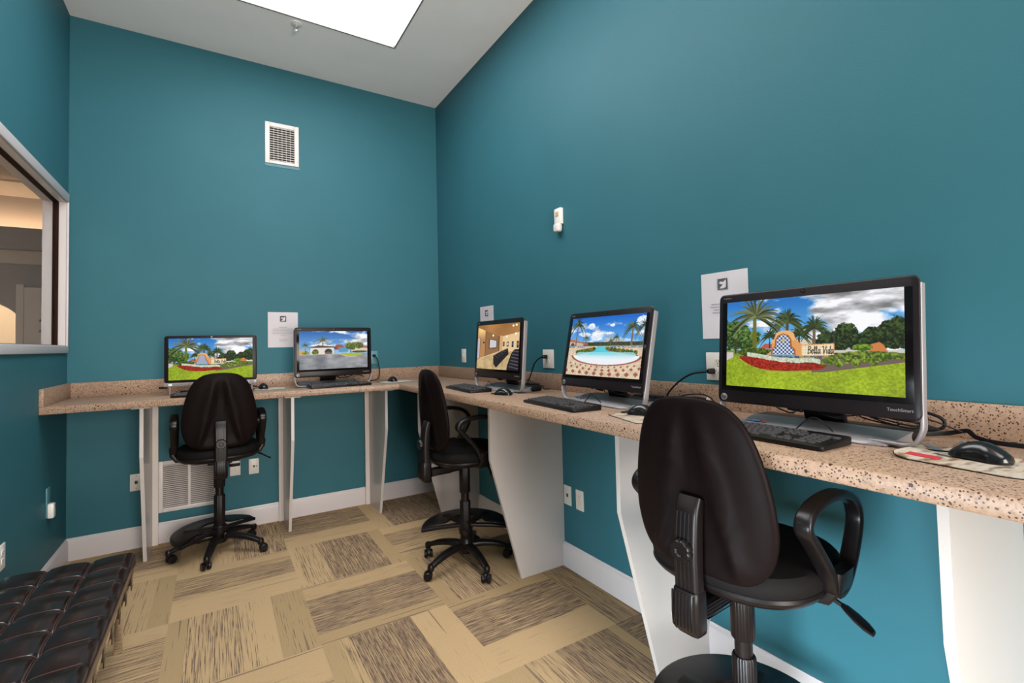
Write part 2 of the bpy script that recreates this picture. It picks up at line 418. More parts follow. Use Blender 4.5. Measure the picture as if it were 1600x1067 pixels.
# frames of the unseen rear and side openings, invented for the fill lamps
m = MB()
for x in (-2.60, -1.69, -.74): m.span(x-.02, x+.04, YB-.09, YB-.03, 0, 2.7)
m.span(-2.62, -.70, YB-.09, YB-.03, 0, .08); m.span(-2.62, -.70, YB-.09, YB-.03, 2.62, 2.7)
w2 = struct(m, 'rear_fill_opening', M['lobby_trim'], smooth=False)
m = MB()
for y in (-4.70, -3.36): m.span(WX+.03, WX+.09, y, y+.06, 0, 2.05)
m.span(WX+.03, WX+.09, -4.64, -3.36, 0, .06); m.span(WX+.03, WX+.09, -4.64, -3.36, 1.99, 2.05)
struct(m, 'side_fill_opening', M['lobby_trim'], smooth=False)
# ground outside
struct(MB().span(-14, 10, -20, YB-.1, -.14, -.1), 'ground_outside', M['outdoor'], smooth=False)

# baseboards (ogee topped)
def base_profile(): return [(0,0), (.015,0), (.015,.115), (.013,.127), (.007,.135), (.005,.144), (0,.144)]
def baseboard(name, a, b, nrm):
    a, b = Vector(a), Vector(b); n = Vector(nrm)
    rings = [[tuple(p+n*q[0]+Vector((0,0,q[1]))) for q in base_profile()] for p in (a, b)]
    struct(MB().loft(rings), name, M['trim'], angle=25)
baseboard('baseboard_back', (-W, 0, 0), (0, 0, 0), (0,-1,0))
baseboard('baseboard_right', (0, 0, 0), (0, YB, 0), (-1,0,0))
baseboard('baseboard_left', (-W, 0, 0), (-W, -3.3, 0), (1,0,0))

# interior window: casing, jambs, brown gasket frame, glass
win = thing('window_1', None, None, (-W, (WY0+WY1)/2, WZ0)); tag(win, kind='structure')
def wpart(mb, name, mat, **k):
    o = mb.build(name, mat, **k); o.parent = win; o.matrix_parent_inverse = Matrix.Translation(win.location).inverted(); return o
m = MB(); m.span(-W, -W+.012, WY0-.06, WY1+.012, WZ1, WZ1+.055, .003); m.span(-W, -W+.014, WY0-.06, WY1+.012, WZ0-.045, WZ0, .003)
m.span(-W, -W+.012, WY1, WY1+.012, WZ0, WZ1, .002); m.span(-W, -W+.012, WY0-.06, WY0, WZ0, WZ1, .002)
wpart(m, 'casing', M['trim'])
m = MB(); th = .006
def liner(mm, xa, xb, t):
    mm.span(xa, xb, WY1-t, WY1, WZ0, WZ1); mm.span(xa, xb, WY0, WY0+t, WZ0, WZ1)
    mm.span(xa, xb, WY0, WY1, WZ1-t, WZ1); mm.span(xa, xb, WY0, WY1, WZ0, WZ0+t)
liner(m, WX-.004, -W, th); wpart(m, 'jamb', M['trim'], smooth=False)
m = MB(); liner(m, -W-.068, -W-.036, .010); wpart(m, 'glazing_frame', M['brown'], smooth=False)
wpart(MB().span(-W-.055, -W-.049, WY0+.008, WY1-.008, WZ0+.008, WZ1-.008), 'glass', M['glass'], smooth=False)

# lobby beyond the interior window
LZ = 3.28
struct(MB().span(-7.0, WX, YB, 5.2, -.1, 0), 'floor_lobby', M['lobby_floor'], smooth=False)
struct(MB().span(-7.0, WX, YB, 5.2, LZ, LZ+.1), 'ceiling_lobby', M['lobby_wall'], smooth=False)
struct(MB().span(-7.1, -7.0, YB, 5.2, 0, LZ), 'wall_lobby_left', M['lobby_wall'], smooth=False)
struct(MB().span(-7.0, WX, YB-.1, YB, 0, LZ), 'wall_lobby_front', M['lobby_wall'], smooth=False)
struct(MB().span(WX, WX+.1, .1, 5.2, 0, LZ), 'wall_lobby_right', M['lobby_wall'], smooth=False)
struct(MB().span(-7.0, WX, 5.2, 5.3, 0, LZ), 'wall_alcove', M['lobby_wall'], smooth=False)
# lobby end wall with an arched opening
AX0, AX1, AZ = -5.10, -3.70, 1.80
m = MB(); m.span(-7.0, AX0, 3.2, 3.4, 0, LZ); m.span(AX1, WX, 3.2, 3.4, 0, LZ)
arc = [(AX0+(AX1-AX0)*t/20, AZ+.27*math.sin(PI*t/20)**.75) for t in range(21)]
top = [(x, 3.2, z) for x, z in arc]+[(AX1, 3.2, LZ), (AX0, 3.2, LZ)]
m.loft([top, [(x, 3.4, z) for x, y, z in top]])
struct(m, 'wall_lobby_back', M['lobby_wall'], angle=20)
struct(MB().span(-7.0, WX, 2.98, 3.2, 2.50, 2.74), 'beam_lobby', M['lobby_wall'], smooth=False)
def crown(name, z0, z1, y, d):
    rings = []
    for x in (-7.0, WX):
        rings.append([(x, y, z0), (x, y-d*.15, z0), (x, y-d*.25, z0+(z1-z0)*.2), (x, y-d*.6, z0+(z1-z0)*.55), (x, y-d, z0+(z1-z0)*.85), (x, y-d, z1), (x, y, z1)])
    struct(MB().loft(rings), name, M['lobby_trim'], angle=30)
crown('trim_1', 3.13, LZ, 3.2, .13)
crown('trim_2', 2.37, 2.50, 3.2, .14)
# lobby door standing in front of the end wall
dr = thing('door_1', None, None, (-3.63, 3.14, 0)); tag(dr, kind='structure')
m = MB(); m.span(0, .80, -.02, .02, .01, 2.10)
for (a, b) in ((.13, .37), (.45, .69)):
    for (c_, d_) in ((.25, .75), (.9, 1.62), (1.72, 1.98)):
        for (p, q, r_, s_) in ((a, b, c_, c_+.02), (a, b, d_-.02, d_), (a, a+.02, c_, d_), (b-.02, b, c_, d_)):
            m.span(p, q, -.03, -.02, r_, s_)
m.build('door_leaf', M['lobby_trim'], dr, smooth=False)
m = MB(); m.span(-.06, 0, -.03, .03, 0, 2.13); m.build('door_edge_casing', M['lobby_trim'], dr, smooth=False)
m = MB(); m.lathe([(.0, 0), (.025, 0), (.03, .02), (.02, .045), (0, .05)], 16, T(.74, -.03, .95) @ RX(PI/2)); m.build('door_knob', M['chrome'], dr)

# ================================================================== CEILING THINGS
lf = thing('ceiling_light', 'large rectangular white diffuser light set flush in the grey ceiling', 'ceiling light', ((LX0+LX1)/2, (LY0+LY1)/2, H))
hx, hy = (LX1-LX0)/2, (LY1-LY0)/2
MB().span(-hx+.012, hx-.012, -hy+.012, hy-.012, .020, .026).build('diffuser', M['diffuser'], lf, smooth=False)
m = MB(); t_ = .012
m.span(-hx, -hx+t_, -hy, hy, -.003, .06); m.span(hx-t_, hx, -hy, hy, -.003, .06); m.span(-hx+t_, hx-t_, -hy, -hy+t_, -.003, .06); m.span(-hx+t_, hx-t_, hy-t_, hy, -.003, .06)
m.build('frame', M['light_frame'], lf, smooth=False)
m = MB()
m.span(-hx+.012, hx-.012, -hy+.012, hy-.012, .07, .08).build('housing', M['light_frame'], lf, smooth=False)

sp = thing('fire_sprinkler', 'small white pendant fire sprinkler on the ceiling beside the light', 'sprinkler', (-1.321, -.658, H))
MB().lathe([(0, 0), (.038, 0), (.036, -.006), (.016, -.010), (0, -.010)], 24).build('escutcheon', M['white_plastic'], sp)
m = MB(); m.lathe([(0, -.010), (.009, -.010), (.009, -.03), (.005, -.034), (0, -.034)], 14)
for s_ in (-1, 1): m.tube([(s_*.008, 0, -.028), (s_*.011, 0, -.04), (s_*.004, 0, -.052)], .002, 6)
m.build('head', M['chrome'], sp)
MB().lathe([(0, -.052), (.014, -.052), (.014, -.054), (0, -.054)], 16).build('deflector', M['chrome'], sp)

# ================================================================== WALL THINGS
# upper supply vent on back wall (local: x right, z up, -y toward the room)
def vent_supply():
    x0, x1, z0, z1 = -1.472, -1.222, 2.845, 3.180
    w, h = x1-x0, z1-z0
    v = thing('air_vent', 'small white louvred supply vent high on the back wall', 'vent', ((x0+x1)/2, 0, (z0+z1)/2))
    b = .034
    m = MB()
    for q in ((-w/2, -w/2+b, -h/2, h/2), (w/2-b, w/2, -h/2, h/2), (-w/2+b, w/2-b, h/2-b, h/2), (-w/2+b, w/2-b, -h/2, -h/2+b*.7)):
        m.span(q[0], q[1], -.010, 0, q[2], q[3], .003)
    m.build('frame', M['vent'], v)
    MB().span(-w/2+b, w/2-b, -.0015, 0, -h/2+b*.7, h/2-b).build('cavity', M['vent_dark'], v, smooth=False)
    n = 15; zz0, zz1 = -h/2+b*.7+.006, h/2-b-.006
    for i in range(n):
        z = zz0+(zz1-zz0)*i/(n-1)
        MB().box((0, 0, 0), (w-2*b, .008, .0045), 0, T(0, -.006, z) @ RX(.5)).build('louvre', M['vent'], v, smooth=False)
    m = MB()
    for k in range(1, 6): m.span(-w/2+b+(w-2*b)*k/6-.0012, -w/2+b+(w-2*b)*k/6+.0012, -.004, -.0015, -h/2+b*.7, h/2-b)
    m.build('vertical_vanes', M['vent'], v, smooth=False)
    MB().span(-w/2, w/2+.004, -.003, 0, -h/2-.024, -h/2+.001).build('paint_patch', M['patch'], v, smooth=False)
vent_supply()
def vent_return():
    x0, x1, z0, z1 = -2.160, -1.790, .212, .572
    w, h = x1-x0, z1-z0
    v = thing('return_air_grille', 'large cream return air grille low on the back wall behind a chair', 'vent', ((x0+x1)/2, 0, (z0+z1)/2))
    b = .030; m = MB()
    for q in ((-w/2, -w/2+b, -h/2, h/2), (w/2-b, w/2, -h/2, h/2), (-w/2+b, w/2-b, h/2-b, h/2), (-w/2+b, w/2-b, -h/2, -h/2+b)):
        m.span(q[0], q[1], -.012, 0, q[2], q[3], .003)
    m.span(-.008, .008, -.011, 0, -h/2+b, h/2-b)
    m.build('frame', M['vent'], v)
    MB().span(-w/2+b, w/2-b, -.0012, 0, -h/2+b, h/2-b).build('filter', M['grille_back'], v, smooth=False)
    n = 22
    for s_ in (-1, 1):
        for i in range(n):
            z = -h/2+b+(h-2*b)*(i+.5)/n
            MB().box((0, 0, 0), (w/2-b-.008, .009, .0016), 0, T(s_*(w/2-b+.008)/2, -.006, z) @ RX(.75)).build('louvre', M['vent'], v, smooth=False)
vent_return()

def wallplate(loc, wall, label, kind='duplex', w=.070, h=.116, mat=None, name='power_outlet', cat='outlet', group=None):
    rz = {'back': 0, 'right': -PI/2, 'left': PI/2}[wall]
    t = thing(name, label, cat, loc, rz, group)
    mat = mat or M['plate']
    MB().box((0, -.003, 0), (w, .006, h), .0025).build('face_plate', mat, t)
    if kind == 'duplex':
        for s_ in (-1, 1):
            m = MB(); rings = []
            o = [(x, z) for x, z in superell(.017, .0135, 3.5, 24)]
            m.loft([[(x, -.006, z+s_*.0195) for x, z in o], [(x*.96, -.0078, z*.96+s_*.0195) for x, z in o]])
            rc = m.build('receptacle', mat, t)
            m = MB()
            m.box((-.0063, -.0079, s_*.0195+.003), (.0018, .001, .008)); m.box((.0063, -.0079, s_*.0195+.003), (.0018, .001, .0065)); m.lathe([(0, 0), (.0022, 0), (.0022, .001), (0, .001)], 10, T(0, -.0075, s_*.0195-.006) @ RX(PI/2))
            m.build('slots', M['plate_dark'], rc, smooth=False)
        MB().lathe([(0, 0), (.003, 0), (.002, .001), (0, .001)], 10, T(0, -.006, 0) @ RX(PI/2)).build('screw', M['chrome'], t)
    elif kind == 'data':
        MB().box((0, -.0065, 0), (.017, .002, .021), .001).build('jack', M['plate_dark'], t, smooth=False)
        for s_ in (-1, 1): MB().lathe([(0, 0), (.003, 0), (.002, .001), (0, .001)], 10, T(0, -.006, s_*.042) @ RX(PI/2)).build('screw', M['chrome'], t)
    elif kind == 'data2':
        for dx, s_ in ((.0, .013), (.017, .007)): MB().box((dx, -.0065, 0), (s_, .002, s_*1.15), .001).build('jack', M['plate_dark'], t, smooth=False)
        for s_ in (-1, 1): MB().lathe([(0, 0), (.003, 0), (.002, .001), (0, .001)], 10, T(0, -.006, s_*.042) @ RX(PI/2)).build('screw', M['chrome'], t)
    elif kind == 'switch':
        MB().box((0, -.008, 0), (.010, .008, .024), .002).build('toggle', mat, t)
        for s_ in (-1, 1): MB().lathe([(0, 0), (.003, 0), (.002, .001), (0, .001)], 10, T(0, -.006, s_*.042) @ RX(PI/2)).build('screw', M['chrome'], t)
    return t
wallplate((-2.281, 0, .449), 'back', 'cream data plate low on back wall beside the leftmost counter support', 'data', name='data_plate', cat='wall plate')
wallplate((-1.686, 0, .456), 'back', 'outlet low on the back wall with a dark adapter plugged in its top socket', 'duplex')
wallplate((-1.561, 0, .450), 'back', 'cream data plate low on the back wall right of the outlet with the adapter', 'data2', name='data_plate', cat='wall plate')
wallplate((-.625, 0, 1.256), 'back', 'teal-painted outlet on back wall at the right edge of the carport-picture computer', 'duplex', mat=M['teal_plate'])
wallplate((0, -.530, 1.256), 'right', 'small white switch plate on right wall left of the theatre-picture computer', 'switch', w=.078, mat=M['white_plastic'], name='switch_plate', cat='switch')
wallplate((0, -1.757, 1.248), 'right', 'outlet above backsplash between the theatre-picture and pool-picture computers, cord plugged in', 'duplex', w=.116, h=.118)
wallplate((0, -2.975, 1.235), 'right', 'outlet above backsplash behind the left edge of the nearest computer, cord plugged in', 'duplex', w=.116, h=.118)
wallplate((0, -1.920, .430), 'right', 'cream data plate low on right wall touching the white counter support', 'data', name='data_plate', cat='wall plate')
wallplate((0, -2.034, .428), 'right', 'cream duplex outlet low on right wall below the pool-picture computer', 'duplex')
wallplate((-W, -1.115, .430), 'left', 'white duplex outlet low on left wall above the leather bench', 'duplex', mat=M['white_plastic'])

# painted-over plate with white plug, low on the left wall
t = thing('blank_plate', 'small teal-painted plate with a white plug-in on the left wall', 'wall plate', (-W, -.41, .47), PI/2)
MB().box((0, -.003, .02), (.07, .006, .17), .002).build('face_plate', M['teal_plate'], t)
m = MB(); m.box((0, -.018, -.03), (.045, .03, .085), .008); m.build('plug_in', M['white_plastic'], t)
MB().box((.012, -.034, -.005), (.012, .003, .018), .001).build('indicator', M['plate_dark'], t)

# adapter in the low back outlet
t = thing('plug_adapter', 'dark power adapter plugged into the low outlet on the back wall', 'adapter', (-1.690, -.0079, .485))
MB().box((0, -.022, .012), (.070, .044, .042), .006).build('adapter_body', M['black'], t)
MB().box((0, -.0450, .024), (.064, .002, .016), .0005).build('adapter_label', M['vent'], t)

# temperature sensor / thermostat on the right wall
t = thing('wall_sensor', 'small white box with a rounded sensor below it high on the right wall', 'sensor', (0, -1.915, 2.125), -PI/2)
MB().box((0, -.012, .0), (.062, .024, .098), .003).build('sensor_box', M['white_plastic'], t)
MB().box((.0, -.0245, .012), (.030, .002, .030), .0005).build('sensor_window', plain('tan label', (.45, .33, .18), .6), t)
m = MB(); m.loft([[(x, y-.022, z) for x, y in superell(.030*k, .020*k, 2.6, 24)] for z, k in ((-.050, .9), (-.055, 1), (-.080, 1), (-.092, .92), (-.096, .7))]); m.build('sensor_dome', M['vent'], t)

# notices
def notice(loc, wall, label, w, h, lines, logo):
    rz = {'back': 0, 'right': -PI/2}[wall]
    t = thing('paper_notice', label, 'notice', loc, rz)
    vs, fs = [], []; n = 8
    for i in range(n+1):
        for j in range(n+1):
            u, v_ = i/n-.5, j/n-.5
            vs.append((u*w, -.0012-.002*abs(u)*(.5-v_)**2, v_*h))
    for i in range(n):
        for j in range(n): a = i*(n+1)+j; fs.append((a, a+n+1, a+n+2, a+1))
    o = MB().add(vs, fs).build('sheet', M['paper'], t, smooth=False)
    sol = o.modifiers.new('thickness', 'SOLIDIFY'); sol.thickness = .0003; sol.offset = 1
    m = MB(); cx, cz, s_ = logo
    m.box((cx, -.0038, cz), (s_, .0004, s_)); lg = m.build('logo', M['ink_dark'], t, smooth=False)
    # pale swoosh inside the dark square
    m = MB(); k = s_/2
    pts = [(-.6, -.75), (.0, -.8), (.65, -.65), (.7, .1), (.75, .75), (.1, .35), (-.35, .5), (-.7, .25), (-.35, .0), (.1, -.05), (-.2, -.35)]
    m.loft([[(cx+x*k, -.0041, cz+z*k) for x, z in pts], [(cx+x*k, -.0044, cz+z*k) for x, z in pts]])
    m.build('logo_shape', M['paper'], lg, smooth=False)
    rnd = random.Random(int(w*1000)+len(lines)); m = MB()
    for (z, half) in lines:
        x = -half
        while x < half-.003:
            d = rnd.uniform(.004, .012); d = min(d, half-x)
            m.box((x+d/2, -.0038, z), (d, .0004, .0028)); x += d+.0022
    if lines: m.build('printed_lines', M['ink'], t, smooth=False)
    return t
notice((-1.349, 0, 1.504), 'back', 'white paper notice taped on the back wall between two computers', .219, .282,
       [(.020, .030), (.006, .075), (-.006, .078), (-.018, .076), (-.030, .074), (-.044, .020), (-.078, .030), (-.090, .028)], (0, .088, .046))
notice((0, -.950, 1.508), 'right', 'white paper notice mostly hidden behind the theatre-picture computer', .216, .279,
       [(.02, .03), (.006, .07), (-.006, .07)], (.0, .086, .046))
notice((0, -3.012, 1.492), 'right', 'white paper notice behind the nearest computer with a grey logo square', .216, .279,
       [(.006, .060), (-.006, .064), (-.018, .05), (-.030, .055)], (-.004, .088, .046))

# ================================================================== COUNTER
D = .5978; TH = .043
ct = thing('countertop', 'L-shaped speckled beige stone counter running along the back and right walls', 'countertop', (0, 0, CT))
YE = -5.0
def prism(mb, outline, z0, z1, bev=.004):
    bm = bmesh.new(); a = [bm.verts.new((x, y, z0)) for x, y in outline]; f = bm.faces.new(a)
    r = bmesh.ops.extrude_face_region(bm, geom=[f]); vs = [v for v in r['geom'] if isinstance(v, bmesh.types.BMVert)]
    for v in vs: v.co.z = z1
    bmesh.ops.recalc_face_normals(bm, faces=bm.faces)
    if bev: bmesh.ops.bevel(bm, geom=[e for e in bm.edges], offset=bev, segments=2, profile=.5, affect='EDGES')
    bm.verts.index_update(); mb.add([v.co.copy() for v in bm.verts], [[v.index for v in f.verts] for f in bm.faces]); bm.free(); return mb
prism(MB(), [(-W+.001, -.001), (-.001, -.001), (-.001, YE), (-D, YE), (-D, -D), (-W+.001, -D)], -TH, 0).build('slab', M['granite'], ct)
sh = ST-CT
MB().span(-W+.021, -.021, -.021, -.001, 0, sh, .002).build('backsplash', M['granite'], ct)
MB().span(-.021, -.001, YE, -.001, 0, sh, .002).build('backsplash', M['granite'], ct)
MB().span(-W+.001, -W+.021, -D, -.001, 0, sh, .002).build('backsplash', M['granite'], ct)
# bare sliver of wallboard above the near backsplash
rnd = random.Random(3); m = MB()
ys = [-3.90-k*.012 for k in range(40)]
tops = [sh+.0006+rnd.uniform(.0, .005)*(1 if k > 1 else 0) for k in range(40)]
m.loft([[(-.0012, y, sh), (-.0002, y, sh), (-.0002, y, z), (-.0012, y, z)] for y, z in zip(ys, tops)])
m.build('bare_edge', M['chip_edge'], ct, smooth=False)

ZT = CT-TH
def support(loc, rz, side, label, tp=True):
    """local: y=0 at the wall, -y toward the room; panel thickness in x; side = +1/-1: where the cleat sits"""
    t = thing('counter_support', label, 'counter support', loc, rz)
    pr = [(-.0005, 0), (-.315, 0), (-.505, .70), (-.505, ZT-.012), (-.0005, ZT-.012)]
    pr = [(-.016, 0), (-.315, 0), (-.505, .70), (-.505, ZT-.012), (-.0005, ZT-.012), (-.0005, .146), (-.016, .146)]
    rings = [[(x, y, z) for y, z in pr] for x in (-.010, -.0085, .0085, .010)]
    ins = lambda q, k: [(x, y, z) for (x, y, z) in q]
    MB().loft(rings).build('panel', M['panel'], t, smooth=False)
    MB().span(side*.0105, side*.045, -.036, -.0155, 0, ZT-.012, .001).build('cleat', M['panel_edge'], t, smooth=False)
    MB().span(-.05, .05, -.53, -.05, ZT-.011, ZT-.0005, .001).build('top_plate', M['panel'], t, smooth=False)
    return t
support((-2.20, 0, 0), 0, 1, 'white tapered counter support nearest the left wall, beside the return air grille')
support((-1.345, 0, 0), 0, -1, 'white tapered counter support between the two computers on the back wall')
support((-.672, 0, 0), 0, -1, 'white tapered counter support on the back wall nearest the room corner')
support((0, -.755, 0), -PI/2, -1, 'white tapered counter support on the right wall behind the middle chair')
support((0, -1.865, 0), -PI/2, -1, 'broad white counter support right of the middle chair under the theatre-picture computer')
support((0, -2.880, 0), -PI/2, -1, 'white tapered counter support just left of the nearest chair')
support((0, -3.845, 0), -PI/2, -1, 'white counter support at the right edge of the view under the nearest mouse')
# ================================================================== CHAIRS (local: sitter faces +Y)
def halfw(z):      # backrest half width by height
    K = [(.725, .0), (.730, .110), (.748, .160), (.79, .192), (.86, .208), (.93, .205), (1.02, .190), (1.10, .165), (1.155, .135), (1.185, .100), (1.203, .055), (1.208, .0)]
    for (a, wa), (b, wb) in zip(K, K[1:]):
        if a <= z <= b:
            t = (z-a)/(b-a); return wa+(wb-wa)*t
    return 0
def back_y(z): return -.215-.028*max(0, (z-.80)/.4)**1.2
def back_curve(x): return .5*x*x
def backrest_outline(n=64):
    pts = [(0, .727), (.09, .729), (.15, .745), (.19, .79), (.209, .86), (.207, .94), (.192, 1.03), (.168, 1.11), (.135, 1.165), (.085, 1.198), (0, 1.208)]
    full = pts+[(-x, z) for x, z in reversed(pts[1:-1])]
    s = spline([(x, 0, z) for x, z in full], 6, True)
    return [(p.x, p.z) for p in s]
OUT = backrest_outline()
def backrest_mesh(front):
    """front: padded cushion; else the moulded shell with two ridges"""
    cz = .955; mb = MB(); rings = []
    ks = [0.04, .15, .28, .4, .52, .64, .74, .83, .90, .95, .985, 1.0]
    def pt(x, z, k):
        y = back_y(z)+back_curve(x)
        e = (1-k**6)
        if front: return (x, y+.003+(.028*e**.6 if e > 0 else 0), z)
        d = .016*e**.5 if e > 0 else 0
        # sculpted back: two ridges flaring towards the bottom
        t = max(0, min(1, (1.17-z)/.40)); xr = .030+.085*t**1.2
        fade = max(0, min(1, (1.185-z)/.12))*max(0, min(1, (z-.735)/.05))
        g = math.exp(-((abs(x)-xr)/.020)**2); inner = 1/(1+math.exp((abs(x)-xr+.004)/.006))
        d += fade*(.016*g-.012*inner*e)
        return (x, y-.002-d, z)
    for k in ks: rings.append([pt(x*k, cz+(z-cz)*k, k) for x, z in OUT])
    if front: rings.append([(x*1.0, back_y(z)+back_curve(x)-.001, z) for x, z in OUT])
    else: rings.append([(x, back_y(z)+back_curve(x)+.005, cz+(z-cz)) for x, z in OUT])
    return mb.loft(rings, True, True)
def ribbed(w, d, ribs=4, depth=.003):
    """rounded rectangle profile whose -y side carries grooves"""
    p = []
    base = rrect(w, d, min(w, d)*.3, 4)
    return base
def make_chair(loc, rz, label, base_rot=0.0, ring_z=.22, ring_rot=0.0, dz=0.0, bdz=0.0, adz=0.0):
    t = thing('office_chair', label, 'chair', loc, rz, 'black drafting chairs at the counter')
    # base: hub, five legs, casters
    MB().lathe([(0, .070), (.040, .070), (.048, .085), (.044, .125), (.034, .150), (.034, .158), (0, .158)], 28).build('base_hub', M['black'], t)
    for k in range(5):
        a = base_rot+2*PI*k/5
        mt = RZ(a)
        path = [(.030, 0, .112), (.09, 0, .116), (.17, 0, .106), (.235, 0, .088), (.275, 0, .072)]
        sc = [1.25, 1.15, 1.0, .86, .78]
        m = MB(); prof = rrect(.030, .048, .011, 3)
        m.sweep(spline(path, 4), prof, up=(0,0,1), scales=[1.25-.47*i/16 for i in range(17)], mat=mt, fixed=True)
        m.lathe([(0, .052), (.017, .052), (.019, .060), (.019, .080), (.014, .088), (0, .088)], 18, mt @ T(.277, 0, 0))
        m.build('leg', M['black'], t)
        ca = a+[.5, -.7, 1.2, 2.1, -1.5][k]
        cm = mt @ T(.277, 0, 0) @ RZ(ca) @ T(.016, 0, 0)
        m = MB(); m.lathe([(0, .03), (.006, .03), (.006, .060), (0, .060)], 10, mt @ T(.277, 0, 0))
        # hood
        m.loft([[(x, y, z) for x, z in [(.026*math.cos(b), .028+.029*math.sin(b)) for b in [PI*j/10-.25 for j in range(11)]]] for y in (-.007, .007)], mat=cm)
        cs = m.build('caster', M['black'], t)
        for s_ in (-1, 1):
            MB().lathe([(0, 0), (.012, 0), (.022, .002), (.025, .006), (.025, .015), (.021, .020), (.010, .021), (0, .019)], 24, cm @ T(0, s_*.006, .0252) @ RX(-s_*PI/2)).build('wheel', M['black_gloss'], cs)
    # footrest: half-ring plate with spokes on a clamp collar
    mt = T(0, 0, ring_z) @ RZ(ring_rot); m = MB(); N = 28
    rings = []
    for j in range(N+1):
        a = PI*j/N; ro, ri = .272, .120
        ends = math.sin(a)**.35 if 0 < j < N else 0.0
        zz = -.022*(1-ends); ri2 = ri+(.235-ri)*(1-min(1, math.sin(a)*4))
        c, s_ = math.cos(a), math.sin(a)
        rings.append([(ro*c, ro*s_, zz-.012), (ro*c, ro*s_, zz+.006), ((ro-.012)*c, (ro-.012)*s_, zz+.013), (ri2*c, ri2*s_, zz+.020), (ri2*c, ri2*s_, zz+.010), ((ro-.015)*c, (ro-.015)*s_, zz-.006)])
    m.loft(rings, mat=mt)
    ring = m.build('foot_ring', M['black'], t)
    m = MB()
    m.sweep([(-.265, -.0, -.022), (-.15, -.008, -.006), (-.03, -.012, .004), (.03, -.012, .004), (.15, -.008, -.006), (.265, -.0, -.022)], rrect(.020, .034, .006, 3), up=(0,0,1), mat=mt, fixed=True)
    for a in (50, 130): m.sweep([(.03*math.cos(R(a)), .03*math.sin(R(a)), .008), (.2*math.cos(R(a)), .2*math.sin(R(a)), .012)], rrect(.014, .06, .005, 2), up=(0,0,1), mat=mt, fixed=True)
    m.build('foot_ring_spokes', M['black'], t)
    m = MB(); m.lathe([(.0, -.05), (.040, -.05), (.044, -.03), (.044, .022), (.037, .030), (0, .030)], 28, mt); m.build('clamp_collar', M['black'], t)
    m = MB(); m.lathe([(0, 0), (.016, 0), (.018, .006), (.018, .020), (.013, .026), (0, .026)], 20, T(0, 0, ring_z-.030) @ RZ(ring_rot+PI) @ T(0, .042, 0) @ RX(-PI/2)); m.build('clamp_knob', M['black_gloss'], t)
    # column
    def fluted(r, z0, z1, mat_, name, fl=20):
        o = []
        for j in range(fl*4):
            a = 2*PI*j/(fl*4); q = r-(.0012 if j % 4 in (0,) else 0); o.append((q*math.cos(a), q*math.sin(a)))
        MB().loft([[(x*k, y*k, z) for x, y in o] for z, k in ((z0, .94), (z0+.004, 1), (z1-.006, 1), (z1, .90))]).build(name, mat_, t)
    fluted(.0335, .120, .385+dz, M['black'], 'column_sleeve')
    MB().lathe([(0, .37), (.025, .37), (.025, .47+dz), (0, .47+dz)], 28).build('gas_lift', M['black'], t)
    fluted(.034, .435+dz, .615+dz, M['black'], 'column_sleeve')
    up = T(0, 0, dz); bk = T(0, 0, bdz); am = T(0, 0, adz)
    # seat
    m = MB(); so = superell(.238, .232, 2.7, 56)
    m.loft([[(x*k, y*k+.01, z) for x, y in so] for z, k in ((.630, .60), (.633, .84), (.642, .95), (.654, .99), (.660, 1.0), (.668, .985))], mat=up)
    m.build('seat_shell', M['black'], t)
    m = MB(); rings = []
    for z, k in ((.664, .97), (.676, .995), (.692, 1.005), (.708, .985), (.718, .945), (.724, .88), (.7255, .7), (.722, .45), (.720, .2), (.7195, .03)):
        rings.append([(x*k, y*k+.01, z-(.010 if k < .9 else 0)*max(0, -y/.23)+.0) for x, y in so])
    m.loft(rings, mat=up); m.build('seat_cushion', M['fabric'], t)
    # tilt mechanism below
    m = MB(); m.box((0, -.01, .618), (.14, .20, .030), .008, up); m.build('tilt_mechanism', M['black'], t)
    # ribbed bar going back, corner cover, upright
    m = MB(); prof = []
    base = rrect(.046, .054, .014, 5)
    m.sweep([(0, -.03, .602), (0, -.10, .596), (0, -.225, .590)], [(a, b) for a, b in base], up=(0,0,1), mat=up, fixed=True)
    for k in range(-2, 3):
        m.box((.0275, -.16, .593+k*.009), (.003, .12, .002), .0008, up); m.box((-.0275, -.16, .593+k*.009), (.003, .12, .002), .0008, up)
    m.build('back_arm', M['black'], t)
    m = MB()
    rings = []
    for z, dy, k in ((.540, .012, .70), (.545, .006, .86), (.560, .0, .98), (.590, -.002, 1.0), (.630, -.002, 1.0), (.656, .0, .97), (.660, .0, .90)):
        rings.append([(x*k, -.257+dy+y*k, z) for x, y in rrect(.076, .062, .018, 5)])
    m.loft(rings, mat=up)
    for k in range(-3, 4): m.sweep([(k*.0105, -.274, .548), (k*.0105, -.2885, .566), (k*.0105, -.2905, .60), (k*.0105, -.2885, .654)], rrect(.0055, .004, .001, 1), up=(0,1,0), mat=up, fixed=True)
    m.build('bracket_cover', M['black'], t)
    m = MB(); pth = [(0, -.257, .656), (0, -.258, .74), (0, -.255, .80), (0, -.247, .86), (0, -.232, .893)]
    m.sweep(spline(pth, 5), rrect(.040, .070, .010, 4), up=(0,1,0), mat=up, fixed=True)
    for k in (-2, -1, 0, 1, 2): m.sweep([(k*.012, y-.0205, z) for x, y, z in [(0, -.257, .664), (0, -.258, .74), (0, -.255, .80), (0, -.247, .86)]], rrect(.003, .005, .001, 1), up=(0,1,0), mat=up, fixed=True)
    m.build('back_upright', M['black'], t)
    m = MB(); o = []
    for j in range(48):
        a = 2*PI*j/48; q = .030-(.0025 if (j//2) % 3 == 0 else 0); o.append((q*math.cos(a), q*math.sin(a)))
